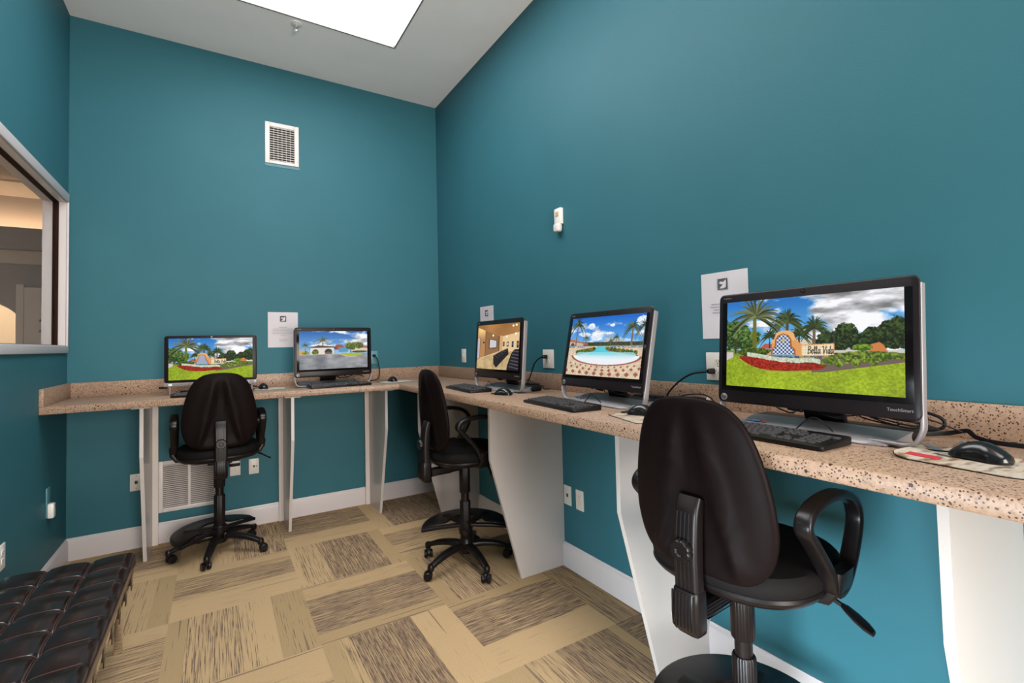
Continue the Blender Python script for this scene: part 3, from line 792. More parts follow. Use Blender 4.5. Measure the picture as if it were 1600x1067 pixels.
    m.loft([[(x*k, y*k, z) for x, y in o] for z, k in ((0, .8), (.003, 1), (.018, 1), (.022, .9), (.022, .45), (.018, .35))], mat=up @ T(0, -.277, .765) @ RX(PI/2))
    m.build('adjusting_knob', M['black_gloss'], t)
    # backrest
    MB2 = backrest_mesh(False); MB2.v = [tuple(bk @ Vector(p)) for p in MB2.v]; MB2.build('backrest_shell', M['shell'], t, angle=60)
    MB2 = backrest_mesh(True); MB2.v = [tuple(bk @ Vector(p)) for p in MB2.v]; MB2.build('backrest_cushion', M['fabric'], t, angle=60)
    # armrests: closed loops of broad ribbon
    for s_ in (-1, 1):
        m = MB()
        loop = [(-.010, .690), (-.045, .755), (-.115, .835), (-.155, .882), (-.125, .915), (-.040, .930), (.060, .924), (.130, .895), (.158, .845), (.135, .785), (.090, .725), (.045, .690)]
        m.sweep(spline([(s_*.248, y, z) for y, z in loop], 5, True), rrect(.042, .024, .008, 3), True, up=(1,0,0), mat=am, fixed=True)
        m.build('armrest', M['black_gloss'], t, angle=50)
        m = MB(); m.sweep([(s_*.262, .018, .725), (s_*.258, .018, .680), (s_*.238, .018, .648), (s_*.10, .018, .632)], rrect(.030, .085, .008, 3), up=(0,0,1) if False else (1,0,0), mat=up, fixed=True)
        m.build('armrest_bracket', M['black'], t)
    # lever (to the sitter's right)
    m = MB(); m.tube([(.10, .05, .628), (.225, .05, .622), (.255, .05, .612)], .006, 8, mat=up)
    m.loft([[(x, .05+yy, z+zz) for yy, zz in superell(wy, .006, 2.4, 16)] for x, wy, z in ((.247, .008, .614), (.258, .016, .609), (.278, .022, .596), (.300, .021, .582), (.316, .012, .572))], mat=up)
    m.build('height_lever', M['black'], t)
    return t
make_chair((-1.79, -.43, 0), 0.03, 'black drafting chair at the back-wall counter in front of the return air grille', base_rot=R(182), ring_z=.155, ring_rot=R(36))
make_chair((-.49, -1.51, 0), -PI/2, 'middle black drafting chair facing the right wall under the theatre-picture computer', base_rot=R(197+90), ring_z=.235, ring_rot=R(-27+90))
make_chair((-.470, -3.352, 0), -1.495, 'nearest black drafting chair, its large moulded back filling the foreground', base_rot=R(20), ring_z=.235, ring_rot=R(60), dz=.028, bdz=-.012, adz=.008)
# ================================================================== PICTURES ON THE DISPLAYS (painted into per-vertex colours)
class Canvas:
    def __init__(s, w, h, seed=1):
        s.w, s.h = w, h; s.a = np.zeros((h, w, 3)); s.rs = np.random.RandomState(seed)
        s.U, s.V = np.meshgrid((np.arange(w)+.5)/w, (np.arange(h)+.5)/h); s.asp = w/h
    def nz(s, fx, fy, oct=4, seed=None):
        rs = np.random.RandomState(seed if seed is not None else s.rs.randint(1<<30)); out = np.zeros((s.h, s.w)); amp = 1; tot = 0
        for o in range(oct):
            nx, ny = max(2, int(fx*2**o)), max(2, int(fy*2**o)); g = rs.rand(ny+2, nx+2)
            x = s.U*nx; y = s.V*ny; xi = x.astype(int); yi = y.astype(int); tx = x-xi; ty = y-yi
            tx = tx*tx*(3-2*tx); ty = ty*ty*(3-2*ty)
            out += amp*((g[yi, xi]*(1-tx)+g[yi, xi+1]*tx)*(1-ty)+(g[yi+1, xi]*(1-tx)+g[yi+1, xi+1]*tx)*ty); tot += amp; amp *= .55
        return out/tot
    def put(s, mask, col):
        m = np.clip(mask, 0, 1)[..., None]; col = np.array(col, float)
        s.a = s.a*(1-m)+col*m
    def poly(s, pts):
        inside = np.zeros((s.h, s.w), bool); n = len(pts)
        for i in range(n):
            (x0, y0), (x1, y1) = pts[i], pts[(i+1) % n]
            if y0 == y1: continue
            c = ((y0 > s.V) != (y1 > s.V)) & (s.U < (x1-x0)*(s.V-y0)/(y1-y0)+x0); inside ^= c
        return inside.astype(float)
    def ell(s, cx, cy, rx, ry): return (((s.U-cx)/rx)**2+((s.V-cy)/ry)**2 < 1).astype(float)
    def rect(s, x0, x1, y0, y1): return ((s.U >= x0)&(s.U < x1)&(s.V >= y0)&(s.V < y1)).astype(float)
    def line(s, p, q, w):
        ax, ay = p[0]*s.asp, p[1]; bx, by = q[0]*s.asp, q[1]; X = s.U*s.asp; Y = s.V
        L = (bx-ax)**2+(by-ay)**2+1e-12; t = np.clip(((X-ax)*(bx-ax)+(Y-ay)*(by-ay))/L, 0, 1)
        return np.clip((w-np.hypot(X-ax-t*(bx-ax), Y-ay-t*(by-ay)))*s.h+.5, 0, 1)
    def sky(s, top, bot, hor, cl, amount=.5, seed=7):
        t = np.clip(s.V/hor, 0, 1)[..., None]; s.a = np.array(top)*(1-t)+np.array(bot)*t
        n = s.nz(5, 7, 5, seed)+cl(s.U, s.V); m = np.clip((n-amount)*6, 0, 1); sh = s.nz(7, 12, 4, seed+1)
        c = np.clip(200+(sh-.42)*330, 120, 250)[..., None]*np.array([1, 1, 1.02]); s.a = s.a*(1-m[..., None])+c*m[..., None]
    def bush(s, cx, cy, rx, ry, dark, light, seed=3, rough=.5):
        n = s.nz(46, 28, 4, seed); d = ((s.U-cx)/rx)**2+((s.V-cy)/ry)**2+(n-.5)*rough*2
        m = (d < 1).astype(float); k = np.clip((s.nz(95, 60, 3, seed+5)-.36)*2.6-(s.V-cy)/ry*.22, 0, 1)[..., None]
        s.put(m, np.array(dark)*(1-k)+np.array(light)*k)
    def palm(s, cx, cy, base, size, tw, trunk, dark, light, n=15, droop=.6, fan=False):
        s.put(s.poly([(cx-tw, base), (cx-tw*.8, cy), (cx+tw*.8, cy), (cx+tw, base)]), trunk)
        rs = np.random.RandomState(int(cx*1000))
        for i in range(n):
            a = PI*(-.12+1.24*i/(n-1))+rs.uniform(-.08, .08); L = size*rs.uniform(.8, 1.1); col = np.array(dark)+(np.array(light)-np.array(dark))*rs.rand()
            prev = (cx, cy)
            for k in range(1, 6):
                t = k/5; x = cx+L*math.cos(a)*t/s.asp*(1.0); y = cy-L*math.sin(a)*t+droop*L*t*t*(.35+.65*abs(math.cos(a)))
                s.put(s.line(prev, (x, y), (.008 if not fan else .014)*(1.3-t)*size/.2), col); prev = (x, y)
def pic_entrance(w, h):
    c = Canvas(w, h, 1)
    c.sky((38, 112, 190), (120, 195, 240), .55, lambda u, v: .28*np.clip((u-.47)*4, -.15, 1)+.16*np.exp(-((u-.30)/.10)**2-((v-.22)/.13)**2)+.10*np.exp(-((u-.08)/.10)**2-((v-.08)/.08)**2)+.08*(v > .33)*(u < .35), .55)
    U, V = c.U, c.V
    c.put((V > .575).astype(float), (120, 140, 60))
    c.bush(.05, .40, .13, .17, (20, 50, 15), (110, 140, 60), 4, .7); c.bush(.15, .45, .09, .12, (30, 60, 20), (120, 150, 70), 5, .8)
    c.put(c.rect(.06, .075, .45, .62), (70, 55, 35))
    for q in ((.66, .50, .09, .12), (.73, .43, .065, .12), (.80, .50, .07, .08), (.88, .46, .09, .11), (.97, .42, .09, .15)): c.bush(*q, (18, 32, 14), (70, 92, 42), int(q[0]*99), .45)
    c.put(c.rect(.0, 1, .575, .60)*(U > .62), (205, 200, 185)); c.put(c.poly([(.84, .59), (.85, .52), (.89, .50), (.91, .53), (.93, .60)]), (205, 125, 70))
    c.bush(.81, .55, .05, .035, (60, 95, 20), (140, 165, 50), 8, .3)
    c.put(c.poly([(.23, .56), (.27, .5), (.36, .52), (.40, .56)]), (180, 90, 75)); c.put(c.rect(.44, .56, .46, .58), (215, 200, 180))
    c.palm(.48, .41, .56, .15, .006, (70, 60, 45), (22, 34, 18), (70, 88, 45), 19, .7, True)
    c.palm(.41, .26, .56, .20, .011, (85, 70, 50), (18, 30, 14), (80, 98, 52), 31, .7, True)
    c.palm(.30, .42, .56, .13, .004, (70, 60, 45), (18, 30, 14), (75, 90, 45), 13, .7, True)
    c.palm(.565, .34, .56, .17, .010, (110, 95, 75), (22, 36, 18), (76, 95, 48), 25, .7, True)
    c.palm(.20, .19, .66, .34, .015, (104, 108, 28), (34, 42, 20), (130, 138, 95), 37, .5)
    c.bush(.20, .60, .12, .05, (40, 62, 12), (110, 125, 40), 9, .25)
    # monument
    pts = [(.27, .645), (.30, .60), (.315, .58), (.315, .49), (.335, .46), (.345, .40), (.38, .375), (.42, .375), (.45, .40), (.46, .46), (.475, .485), (.50, .52), (.675, .505), (.675, .64)]
    c.put(c.poly(pts), (222, 155, 92))
    c.put(c.poly([(x-.004, y-.012) for x, y in pts[3:10]]+[(.46, .47), (.32, .50)]), (235, 175, 112))
    def arch(k): return [(.318-k, .635), (.322-k, .565), (.342-k, .535), (.345-k, .46), (.358-k*.7, .425-k), (.385, .405-k*1.4), (.412+k*.7, .425-k), (.425+k, .46), (.428+k, .535), (.448+k, .565), (.452+k, .635)]
    c.put(c.poly(arch(.010)), (165, 92, 45))
    chk = ((np.floor(U*84)+np.floor(V*48)) % 2)[..., None]
    c.put(c.poly(arch(0)), np.array((40, 70, 130))*(1-chk)+np.array((215, 225, 235))*chk)
    c.put(c.ell(.385, .47, .013, .02), (190, 175, 120)); c.put(c.rect(.285, .46, .628, .648), (95, 165, 190))
    c.put(c.poly([(.495, .53), (.668, .515), (.668, .625), (.495, .632)]), (238, 225, 195))
    dg = ((np.floor(U*60+V*34)+np.floor(U*60-V*34)) % 2); c.put(c.poly([(.495, .53), (.668, .515), (.668, .625), (.495, .632)])*dg*.55, (225, 190, 140))
    # lettering: Bella Vida
    G = {'B': [[(.15,1),(.3,0),(.7,.05),(.75,.25),(.3,.48),(.72,.55),(.75,.85),(.1,1)]], 'e': [[(.1,.72),(.7,.62),(.55,.42),(.2,.5),(.1,.8),(.35,1),(.8,.85)]],
         'l': [[(.1,.85),(.6,.2),(.45,0),(.25,.3),(.25,.9),(.5,1),(.8,.8)]], 'a': [[(.75,.45),(.35,.42),(.1,.75),(.3,1),(.65,.75),(.75,.45),(.65,.9),(.95,.95)]],
         'V': [[(.0,.1),(.25,.02),(.35,1),(.9,.0)]], 'i': [[(.3,.45),(.25,.9),(.6,.95)], [(.38,.18),(.42,.2)]], 'd': [[(.6,.5),(.2,.5),(.05,.8),(.3,1),(.6,.7),(.9,0),(.6,.7),(.6,.95),(.9,.95)]]}
    x = .528
    for ch, wd_ in zip('Bella Vida', (.022, .014, .010, .010, .016, .010, .020, .009, .015, .015)):
        if ch in G:
            sz = .078
            for st in G[ch]:
                for p, q in zip(st, st[1:]): c.put(c.line((x+p[0]*wd_*1.15, .535+p[1]*sz), (x+q[0]*wd_*1.15, .535+q[1]*sz), .0036), (35, 28, 26))
        x += wd_
    # planting
    c.bush(.85, .64, .20, .055, (50, 75, 22), (140, 155, 60), 12, .25)
    yl = lambda u: .655+.02*np.sin(u*7)
    c.put(((V > .65)&(U > .06)&(U < .62)).astype(float), (150, 165, 50))
    c.put(((V > .635)&(V < .70)&(U > .22)&(U < .62)).astype(float)*(c.nz(80, 50, 2, 9) > .45), (84, 84, 118))
    c.put(((V > .66)&(U > .55)&(V < .82)).astype(float), (112, 92, 86))
    for k in range(9): c.bush(.57+.042*k, .695-.006*k+.03*(k % 2), .022, .04, (60, 85, 20), (150, 170, 60), 20+k, .3)
    gr = c.nz(90, 70, 3, 11)[..., None]; big = c.nz(5, 4, 3, 14)[..., None]
    gcol = np.array((112, 142, 18))*(1-gr)+np.array((196, 212, 52))*gr; gcol = gcol*(.80+.36*big)
    edge = np.interp(U, [0, .05, .10, .16, .22, .30, .40, .50, .62, .80, 1.0], [.655, .64, .66, .735, .785, .812, .815, .808, .80, .745, .685])
    c.put((V > edge).astype(float), gcol); c.put(c.poly([(0, .60), (.05, .60), (.05, .66), (.0, .70)]), (205, 195, 190))
    # flower bands: white then red
    up = np.interp(U, [.09, .14, .20, .28, .36, .45, .55, .62], [.64, .632, .645, .668, .690, .698, .690, .715]); lo = np.interp(U, [.09, .13, .18, .24, .32, .42, .52, .60, .625], [.665, .71, .755, .787, .803, .80, .79, .775, .745])
    fl = c.nz(120, 80, 2, 15)
    c.put(((V > up-.035)&(V < lo)&(U > .15)&(U < .60)).astype(float), np.array((205, 215, 190))*(.75+.4*fl[..., None]))
    m = ((V > up+.012+.01*(fl-.5))&(V < lo)&(U > .095)&(U < .622)).astype(float); c.put(m, np.array((168, 40, 22))*(.45+.9*fl[..., None]))
    c.put(c.line((.672, .38), (.672, .51), .0035), (60, 65, 60)); c.put(c.ell(.672, .37, .006, .014), (240, 240, 220))
    return c.a
def pic_clubhouse(w, h):
    c = Canvas(w, h, 2); U, V = c.U, c.V
    c.sky((45, 100, 175), (140, 190, 230), .55, lambda u, v: .25*np.clip((u-.5)*3, -.3, 1)*(v < .35)+.18*(v > .22)*(v < .4), .56, 31)
    c.bush(.02, .56, .07, .06, (90, 110, 40), (190, 170, 70), 2, .3); c.put(c.rect(0, .09, .50, .60), (215, 165, 80)); c.bush(.09, .57, .05, .05, (70, 90, 20), (170, 170, 70), 3, .3)
    c.palm(.085, .38, .58, .13, .006, (120, 100, 75), (40, 50, 30), (120, 130, 80), 15, .5); c.palm(.33, .25, .60, .17, .010, (130, 105, 80), (45, 52, 30), (130, 140, 90), 19, .5)
    c.put(c.poly([(.50, .43), (.53, .36), (.60, .36), (.65, .43), (.65, .50), (.50, .50)]), (165, 85, 62)); c.put(c.rect(.56, .70, .44, .56), (95, 150, 185))
    c.put(c.poly([(.15, .42), (.27, .37), (.50, .41), (.53, .44), (.53, .47), (.15, .46)]), (95, 72, 62)); c.put(c.rect(.155, .49, .44, .60), (225, 218, 205))
    c.put(c.ell(.225, .55, .045, .075)*(V < .6), (70, 65, 55)); c.put(c.ell(.41, .55, .055, .085)*(V < .6), (60, 52, 48)); c.put(c.rect(.36, .465, .55, .60), (105, 95, 88)); c.bush(.22, .56, .05, .05, (60, 85, 20), (150, 170, 60), 5, .3)
    c.put(c.rect(.75, 1, .44, .57), (215, 200, 180)); c.put(c.poly([(.78, .45), (.85, .41), (1, .42), (1, .47)]), (170, 100, 75))
    c.bush(.75, .40, .09, .10, (60, 75, 30), (150, 160, 75), 6, .8); c.bush(.86, .38, .08, .09, (60, 75, 30), (160, 165, 85), 7, .8); c.put(c.rect(.735, .745, .45, .66), (95, 80, 60)); c.bush(.88, .56, .13, .03, (50, 62, 28), (120, 125, 60), 8, .3)
    n = c.nz(7, 9, 5, 17)[..., None]; road = np.array((88, 92, 100))*(1-n)+np.array((188, 188, 190))*n
    c.put((V > .605).astype(float), road); c.put(((V > .60)&(V < .625)&(U < .6)).astype(float), (190, 170, 160))
    c.put(c.poly([(.57, .60), (.60, .585), (.95, .60), (.88, .66), (.78, .685), (.66, .665)]), (172, 180, 60)); c.put(c.line((.57, .605), (.68, .68), .006), (225, 215, 195)); c.put(c.line((.68, .68), (.82, .69), .006), (225, 215, 195))
    return c.a
def pic_pool(w, h):
    c = Canvas(w, h, 3); U, V = c.U, c.V
    c.sky((25, 100, 200), (120, 185, 240), .50, lambda u, v: .16*np.clip((v-.22)*5, -1, 1)*1.0+.12*(u > .9)*(v < .2)+.1*(np.hypot(u-.33, (v-.17)*1.2) < .08), .60, 52)
    for q in ((.31, .16, .05, .05), (.60, .16, .035, .025), (.57, .29, .06, .02), (.22, .30, .09, .04), (.40, .36, .08, .05), (.97, .12, .08, .08)): c.bush(*q, (200, 220, 245), (252, 252, 255), int(q[0]*77), .6)
    c.put(((V > .435)&(V < .52)).astype(float), np.array((60, 65, 40))*(.6+.9*c.nz(60, 30, 3, 7)[..., None]))
    c.put(c.poly([(0, .37), (.13, .41), (.28, .45), (.28, .48), (0, .48)]), (180, 105, 75)); c.put(c.poly([(0, .42), (.2, .45), (.24, .52), (0, .56)]), (205, 180, 150)); c.put(c.ell(.05, .49, .03, .05), (90, 70, 60))
    c.palm(.10, .12, .56, .24, .011, (125, 110, 90), (30, 45, 25), (110, 125, 70), 19, .9); c.palm(.25, .36, .47, .11, .006, (110, 95, 70), (40, 52, 25), (110, 115, 60), 15, .8)
    c.palm(.67, .36, .48, .10, .005, (110, 95, 70), (30, 45, 25), (90, 110, 50), 15, .8); c.palm(.60, .42, .48, .09, .005, (110, 95, 70), (30, 50, 25), (100, 120, 50), 15, .8)
    c.palm(.86, .20, .55, .22, .012, (120, 105, 85), (30, 45, 25), (105, 120, 65), 19, .9); c.palm(1.0, .19, .55, .2, .01, (120, 105, 85), (30, 45, 25), (105, 120, 65), 17, .9)
    c.put((V > .50).astype(float), np.array((222, 200, 170))*(.85+.25*c.nz(40, 30, 3, 9)[..., None]))
    c.put(((V > .49)&(V < .53)&((U < .3)|(U > .6))).astype(float)*(c.nz(70, 30, 2, 12) > .45), (120, 135, 160))
    n = c.nz(6, 9, 4, 19)[..., None]
    c.put(c.poly([(.42, .505), (.56, .505), (.60, .57), (.72, .66), (.95, .69), (.30, .70), (.14, .68), (.30, .64), (.38, .57)]), np.array((60, 185, 205))*(1-n*.5)+np.array((150, 225, 235))*n*.5)
    for a, b in (((.14, .60), (.38, .545)), ((.57, .54), (.92, .60))):
        for k in range(8): t = k/7; c.bush(a[0]+(b[0]-a[0])*t, a[1]+(b[1]-a[1])*t, .028, .032, (45, 70, 20), (150, 140, 60), 40+k, .3)
    c.put(c.line((.12, .65), (.37, .58), .008), (110, 75, 60)); c.put(c.line((.58, .57), (.95, .645), .008), (110, 75, 60))
    c.put(c.ell(.53, .66, .475, .165)*(V > .66), (160, 88, 78)); 
    c.put(c.ell(.53, .655, .445, .150)*(V > .655), (236, 240, 244)); fade = np.clip((.72-V)/.10, 0, 1)[..., None]
    c.put(c.ell(.53, .64, .40, .10)*(V > .60)*.8, np.array((150, 222, 232))*fade+np.array((238, 242, 246))*(1-fade))
    # paved deck of red diamonds
    uu = (U-.53)/(.6+(V-.7)*1.2); yy = (V-.80)*9
    for (rr, sz, n_) in ((.845, .020, 14), (.895, .030, 12), (.955, .042, 10)):
        for k in range(-n_, n_+1):
            cx = .53+k*(.055+sz*1.2); cy = rr-(.12 if rr < .9 else .06)*((cx-.53)**2)*2
            c.put((np.abs(U-cx)/(sz*.75)+np.abs(V-cy)/(sz*.9) < 1).astype(float)*(V > .70), (158, 92, 80))
    return c.a
def pic_theatre(w, h):
    c = Canvas(w, h, 4); U, V = c.U, c.V
    c.a[:] = (168, 128, 82)
    t = c.nz(3, 3, 2, 5)[..., None]; c.put(c.poly([(0, 0), (1, 0), (1, .20), (.62, .28), (.25, .15), (0, .05)]), np.array((165, 115, 62))*(.85+.3*t))
    g = np.clip(1-np.hypot((U-.10), (V-.10)*1.2)/.28, 0, 1)[..., None]
    c.put(c.poly([(0, .05), (.22, .14), (.22, .74), (0, .80)]), np.array((178, 132, 84))*(1-g)+np.array((255, 215, 140))*g)
    c.put(c.poly([(.22, .14), (.56, .27), (.56, .60), (.22, .72)]), (146, 104, 62)); c.put(c.rect(.20, .22, .13, .74), (120, 84, 50))
    c.put(c.poly([(.62, .28), (1, .20), (1, .62), (.62, .60)]), (228, 196, 150)); c.put(c.rect(.56, .63, .26, .60), (205, 165, 110)); c.put(c.rect(.535, .555, .27, .60), (92, 60, 36))
    for k, x in enumerate((.66, .75, .86, .97)): c.put(c.rect(x-.022, x+.022, .40-.005*k, .49+.012*k), (60, 45, 40)); c.put(c.rect(x-.014, x+.014, .415, .475), [(150, 90, 60), (210, 200, 190), (80, 90, 110), (170, 100, 50)][k])
    c.put(c.poly([(.30, .32), (.50, .36), (.50, .53), (.30, .54)]), (40, 36, 36)); c.put(c.poly([(.32, .335), (.485, .37), (.485, .515), (.32, .525)]), (205, 200, 205)); c.put(c.rect(.40, .43, .53, .55), (40, 36, 36))
    c.put(c.ell(.165, .40, .025, .02), (50, 35, 30)); c.put(c.rect(0, .06, .30, .76), (190, 180, 190)); c.put(c.rect(.06, .075, .28, .76), (120, 90, 60))
    n = c.nz(14, 14, 3, 9)[..., None]; c.put(c.poly([(0, .80), (.22, .73), (.56, .60), (1, .60), (1, 1), (0, 1)]), np.array((205, 175, 125))*(.78+.35*n)); c.put(c.line((.08, .765), (.56, .605), .006), (235, 215, 185))
    c.put(c.poly([(.42, .70), (.56, .62), (.76, .53), (.78, .66), (.50, .96), (.43, .88)]), (26, 22, 26)); 
    for k in range(5): c.put(c.line((.46+.06*k, .70-.033*k), (.54+.055*k, .74-.045*k), .008), (70, 66, 76))
    c.put(c.poly([(.84, .64), (.90, .56), (1, .55), (1, 1), (.74, 1), (.76, .88)]), (24, 20, 26))
    for k in range(6): c.put(c.line((.80+.015*k, .92-.065*k), (1, .96-.07*k), .010), (88, 82, 94))
    for q in ((.86, .06), (.93, .05), (.92, .23), (.40, .25), (.72, .28)): c.put(c.ell(q[0], q[1], .022, .022), (255, 245, 215))
    return c.a
def screen_mesh(name, pic, w, h, parent, mat4):
    hh, ww = pic.shape[:2]
    xs = np.linspace(-w/2, w/2, ww); zs = np.linspace(h, 0, hh)
    X, Z = np.meshgrid(xs, zs); co = np.stack([X, np.full_like(X, 0.0), Z], -1).reshape(-1, 3)
    M4 = np.array(mat4); co = co @ M4[:3, :3].T+M4[:3, 3]
    idx = np.arange(hh*ww).reshape(hh, ww)
    q = np.stack([idx[:-1, :-1], idx[1:, :-1], idx[1:, 1:], idx[:-1, 1:]], -1).reshape(-1, 4)
    me = bpy.data.meshes.new(name); me.vertices.add(len(co)); me.vertices.foreach_set('co', co.ravel())
    me.loops.add(q.size); me.loops.foreach_set('vertex_index', q.ravel()); me.polygons.add(len(q))
    me.polygons.foreach_set('loop_start', np.arange(len(q))*4); me.update(calc_edges=True)
    p = np.clip(pic/255, 0, 1); p = np.where(p <= .04045, p/12.92, ((p+.055)/1.055)**2.4)
    at = me.color_attributes.new('picture', 'FLOAT_COLOR', 'POINT')
    at.data.foreach_set('color', np.concatenate([p.reshape(-1, 3), np.ones((hh*ww, 1))], 1).ravel().astype(np.float32))
    me.materials.append(M['screen'])
    o = bpy.data.objects.new(name, me); COL.objects.link(o); o.parent = parent
    return o

# ================================================================== COMPUTERS
def make_computer(loc, rz, tilt, pic, label, tray=0.0):
    w, h, sl, st, sw, shh = .574, .372, .0325, .029, .509, .286
    t = thing('desktop_computer', label, 'computer', loc, rz, 'all-in-one desktop computers on the counter')
    z0 = .0765; A = T(0, 0, z0) @ RX(-tilt)
    # housing with rounded corners
    m = MB(); cz = h/2
    o = lambda k, r: [(x, z+cz) for x, z in rrect(w-2*k, h-2*k, r, 6)]
    rings = []
    for y, k, r in ((-.0005, .004, .016), (.0008, .0012, .018), (.002, 0, .018), (.0045, 0, .018), (.005, .0085, .014), (.030, .010, .03), (.042, .04, .04), (.050, .07, .04)):
        rings.append([(x, y, z) for x, z in o(k, r)])
    # front lip ring to the recessed glass
    m.loft(rings, mat=A); m.build('housing', M['bezel'], t, angle=50)
    gl = MB(); gl.box((0, -.0008, cz+.006), (w-.030, .0010, h-.070), .0003, A); g = gl.build('front_glass', M['panel_glass'], t)
    screen_mesh('screen', pic, sw, shh, t, A @ T(0, -.0018, h-st-shh))
    # webcam
    cam_ = MB().lathe([(0, 0), (.0065, 0), (.0065, .0012), (.004, .0016), (0, .0012)], 20, A @ T(0, -.0004, h-.013) @ RX(PI/2)).build('webcam', M['mouse'], t)
    MB().lathe([(0, 0), (.0036, 0), (0, .0008)], 16, A @ T(0, -.0018, h-.013) @ RX(PI/2)).build('lens', M['lens'], cam_)
    # maker's disc
    d_ = MB().lathe([(0, 0), (.0115, 0), (.0115, .0012), (.0105, .0016), (0, .0016)], 32, A @ T(-w/2+.024, -.0004, .018) @ RX(PI/2)).build('logo_disc', M['silver'], t)
    text_mesh('logo_letters', 'hp', .019, M['bezel'], d_, A @ T(-w/2+.024, -.0024, .019) @ RX(PI/2), .0002, .25)
    text_mesh('maker_lettering', 'TouchSmart', .0115, M['silver'], t, A @ T(w/2-.045, -.0009, .024) @ RX(PI/2), .0002)
    text_mesh('corner_lettering', 'TouchSmart', .006, M['silver'], t, A @ T(-w/2+.033, -.0009, h-.014) @ RX(PI/2), .0002)
    # silver side frame that bends under into the feet
    B_ = lambda x, z: tuple(A @ Vector((x, .0185, z)))
    for s_ in (-1, 1):
        m = MB()
        hw = w/2-.0035
        pts = [B_(s_*hw, h-.02), B_(s_*hw, h*.6), B_(s_*hw, h*.3), B_(s_*hw, .03), B_(s_*(hw+.001), -.010)]
        y_ = pts[-1][1]
        pts += [(s_*(hw-.002), y_-.001, .048), (s_*(hw-.014), y_-.001, .022), (s_*(hw-.036), y_, .0118), (s_*(hw-.065), y_+.002, .0115), (s_*(hw-.12), y_+.008, .0115)]
        P = spline(pts, 6); n = len(P)
        m.sweep(P, [(a, b) for a, b in rrect(.009, .026, .0035, 4)], up=(0, 1, 0) if False else (s_, 0, 0), fixed=False)
        m.build('side_frame', M['silver'], t, angle=60)
    # sloping base tray and dark rear foot
    m = MB(); yb = .016*math.cos(tilt); y0, y1 = -.012+tray, .105+tray
    rings = []
    for (y, z, hw_) in ((y0, .004, .195), (y0+.004, .010, .205), (y0+.03, .017, .215), (y0+.07, .026, .222), (y1-.01, .033, .226), (y1, .034, .226)):
        ring = []
        for k in range(21):
            u = -1+2*k/20; ring.append((u*hw_, y+.014*(abs(u)**6), z-.004*(u*u)))
        ring += [(x, y_, .0015) for x, y_, z_ in reversed(ring)]
        rings.append(ring)
    m.loft(rings); m.build('base_tray', M['silver'], t, angle=50)
    MB().box((0, .15+tray, .016), (.46, .09, .030), .012).build('rear_foot', M['black'], t)
    m = MB(); m.sweep([(0, .13+tray, .03), (0, .10+tray*.6, .12), (0, .065, .20)], rrect(.02, .12, .006, 3), up=(0, 1, 0), fixed=True); m.build('rear_strut', M['black'], t)
    MB().span(-.205, -.188, y0+.035, y0+.052, .0205, .0225).build('sticker', M['label_blue'], t, smooth=False)
    MB().span(-.180, -.158, y0+.035, y0+.050, .0205, .0228).build('sticker', M['label_blue'], t, smooth=False)
    MB().span(-.150, -.134, y0+.036, y0+.046, .0205, .0230).build('sticker', M['label_red'], t, smooth=False)
    # loose cable loops below the display are cords of this computer
    rnd = random.Random(int(loc[1]*1000)); 
    for k in range(5):
        x0 = rnd.uniform(-.18, .10); pts = [(x0, .11+tray, .075)]
        for j in range(4): pts.append((x0+.05*(j+1)+rnd.uniform(-.02, .03), rnd.uniform(.055, .10)+tray*.8, rnd.uniform(.048, .082)))
        pts.append((x0+.24, .11+tray, .045)); MB().tube(spline(pts, 7), .0022 if k else .0032, 6).build('cord', M['cable'], t)
    m = MB(); m.box((0, 0, 0), (.045, .012, .010), .003, T(-.055, .06+tray*.8, .066) @ RZ(.1) @ RY(.12)); m.build('cord_connector', M['cable'], t)
    return t
P_ent = pic_entrance(420, 236); P_club = pic_clubhouse(260, 146); P_pool = pic_pool(320, 180); P_th = pic_theatre(260, 146)
Cz = CT+.0002
make_computer((-.311, -3.469, Cz), -1.585, .083, P_ent, 'nearest and largest computer on the right counter, garden entrance sign on screen')
C_pool = make_computer((-.311, -2.560, Cz), -1.595, .207, P_pool, 'black and silver computer on the right counter showing a swimming pool picture')
C_theatre = make_computer((-.311, -1.613, Cz), -1.555, .081, P_th, 'black and silver computer nearest the room corner showing a theatre room picture')
C_club = make_computer((-1.032, -.388, Cz), .078, .01, P_club, 'computer on the back counter showing a driveway and carport under blue sky', tray=.075)

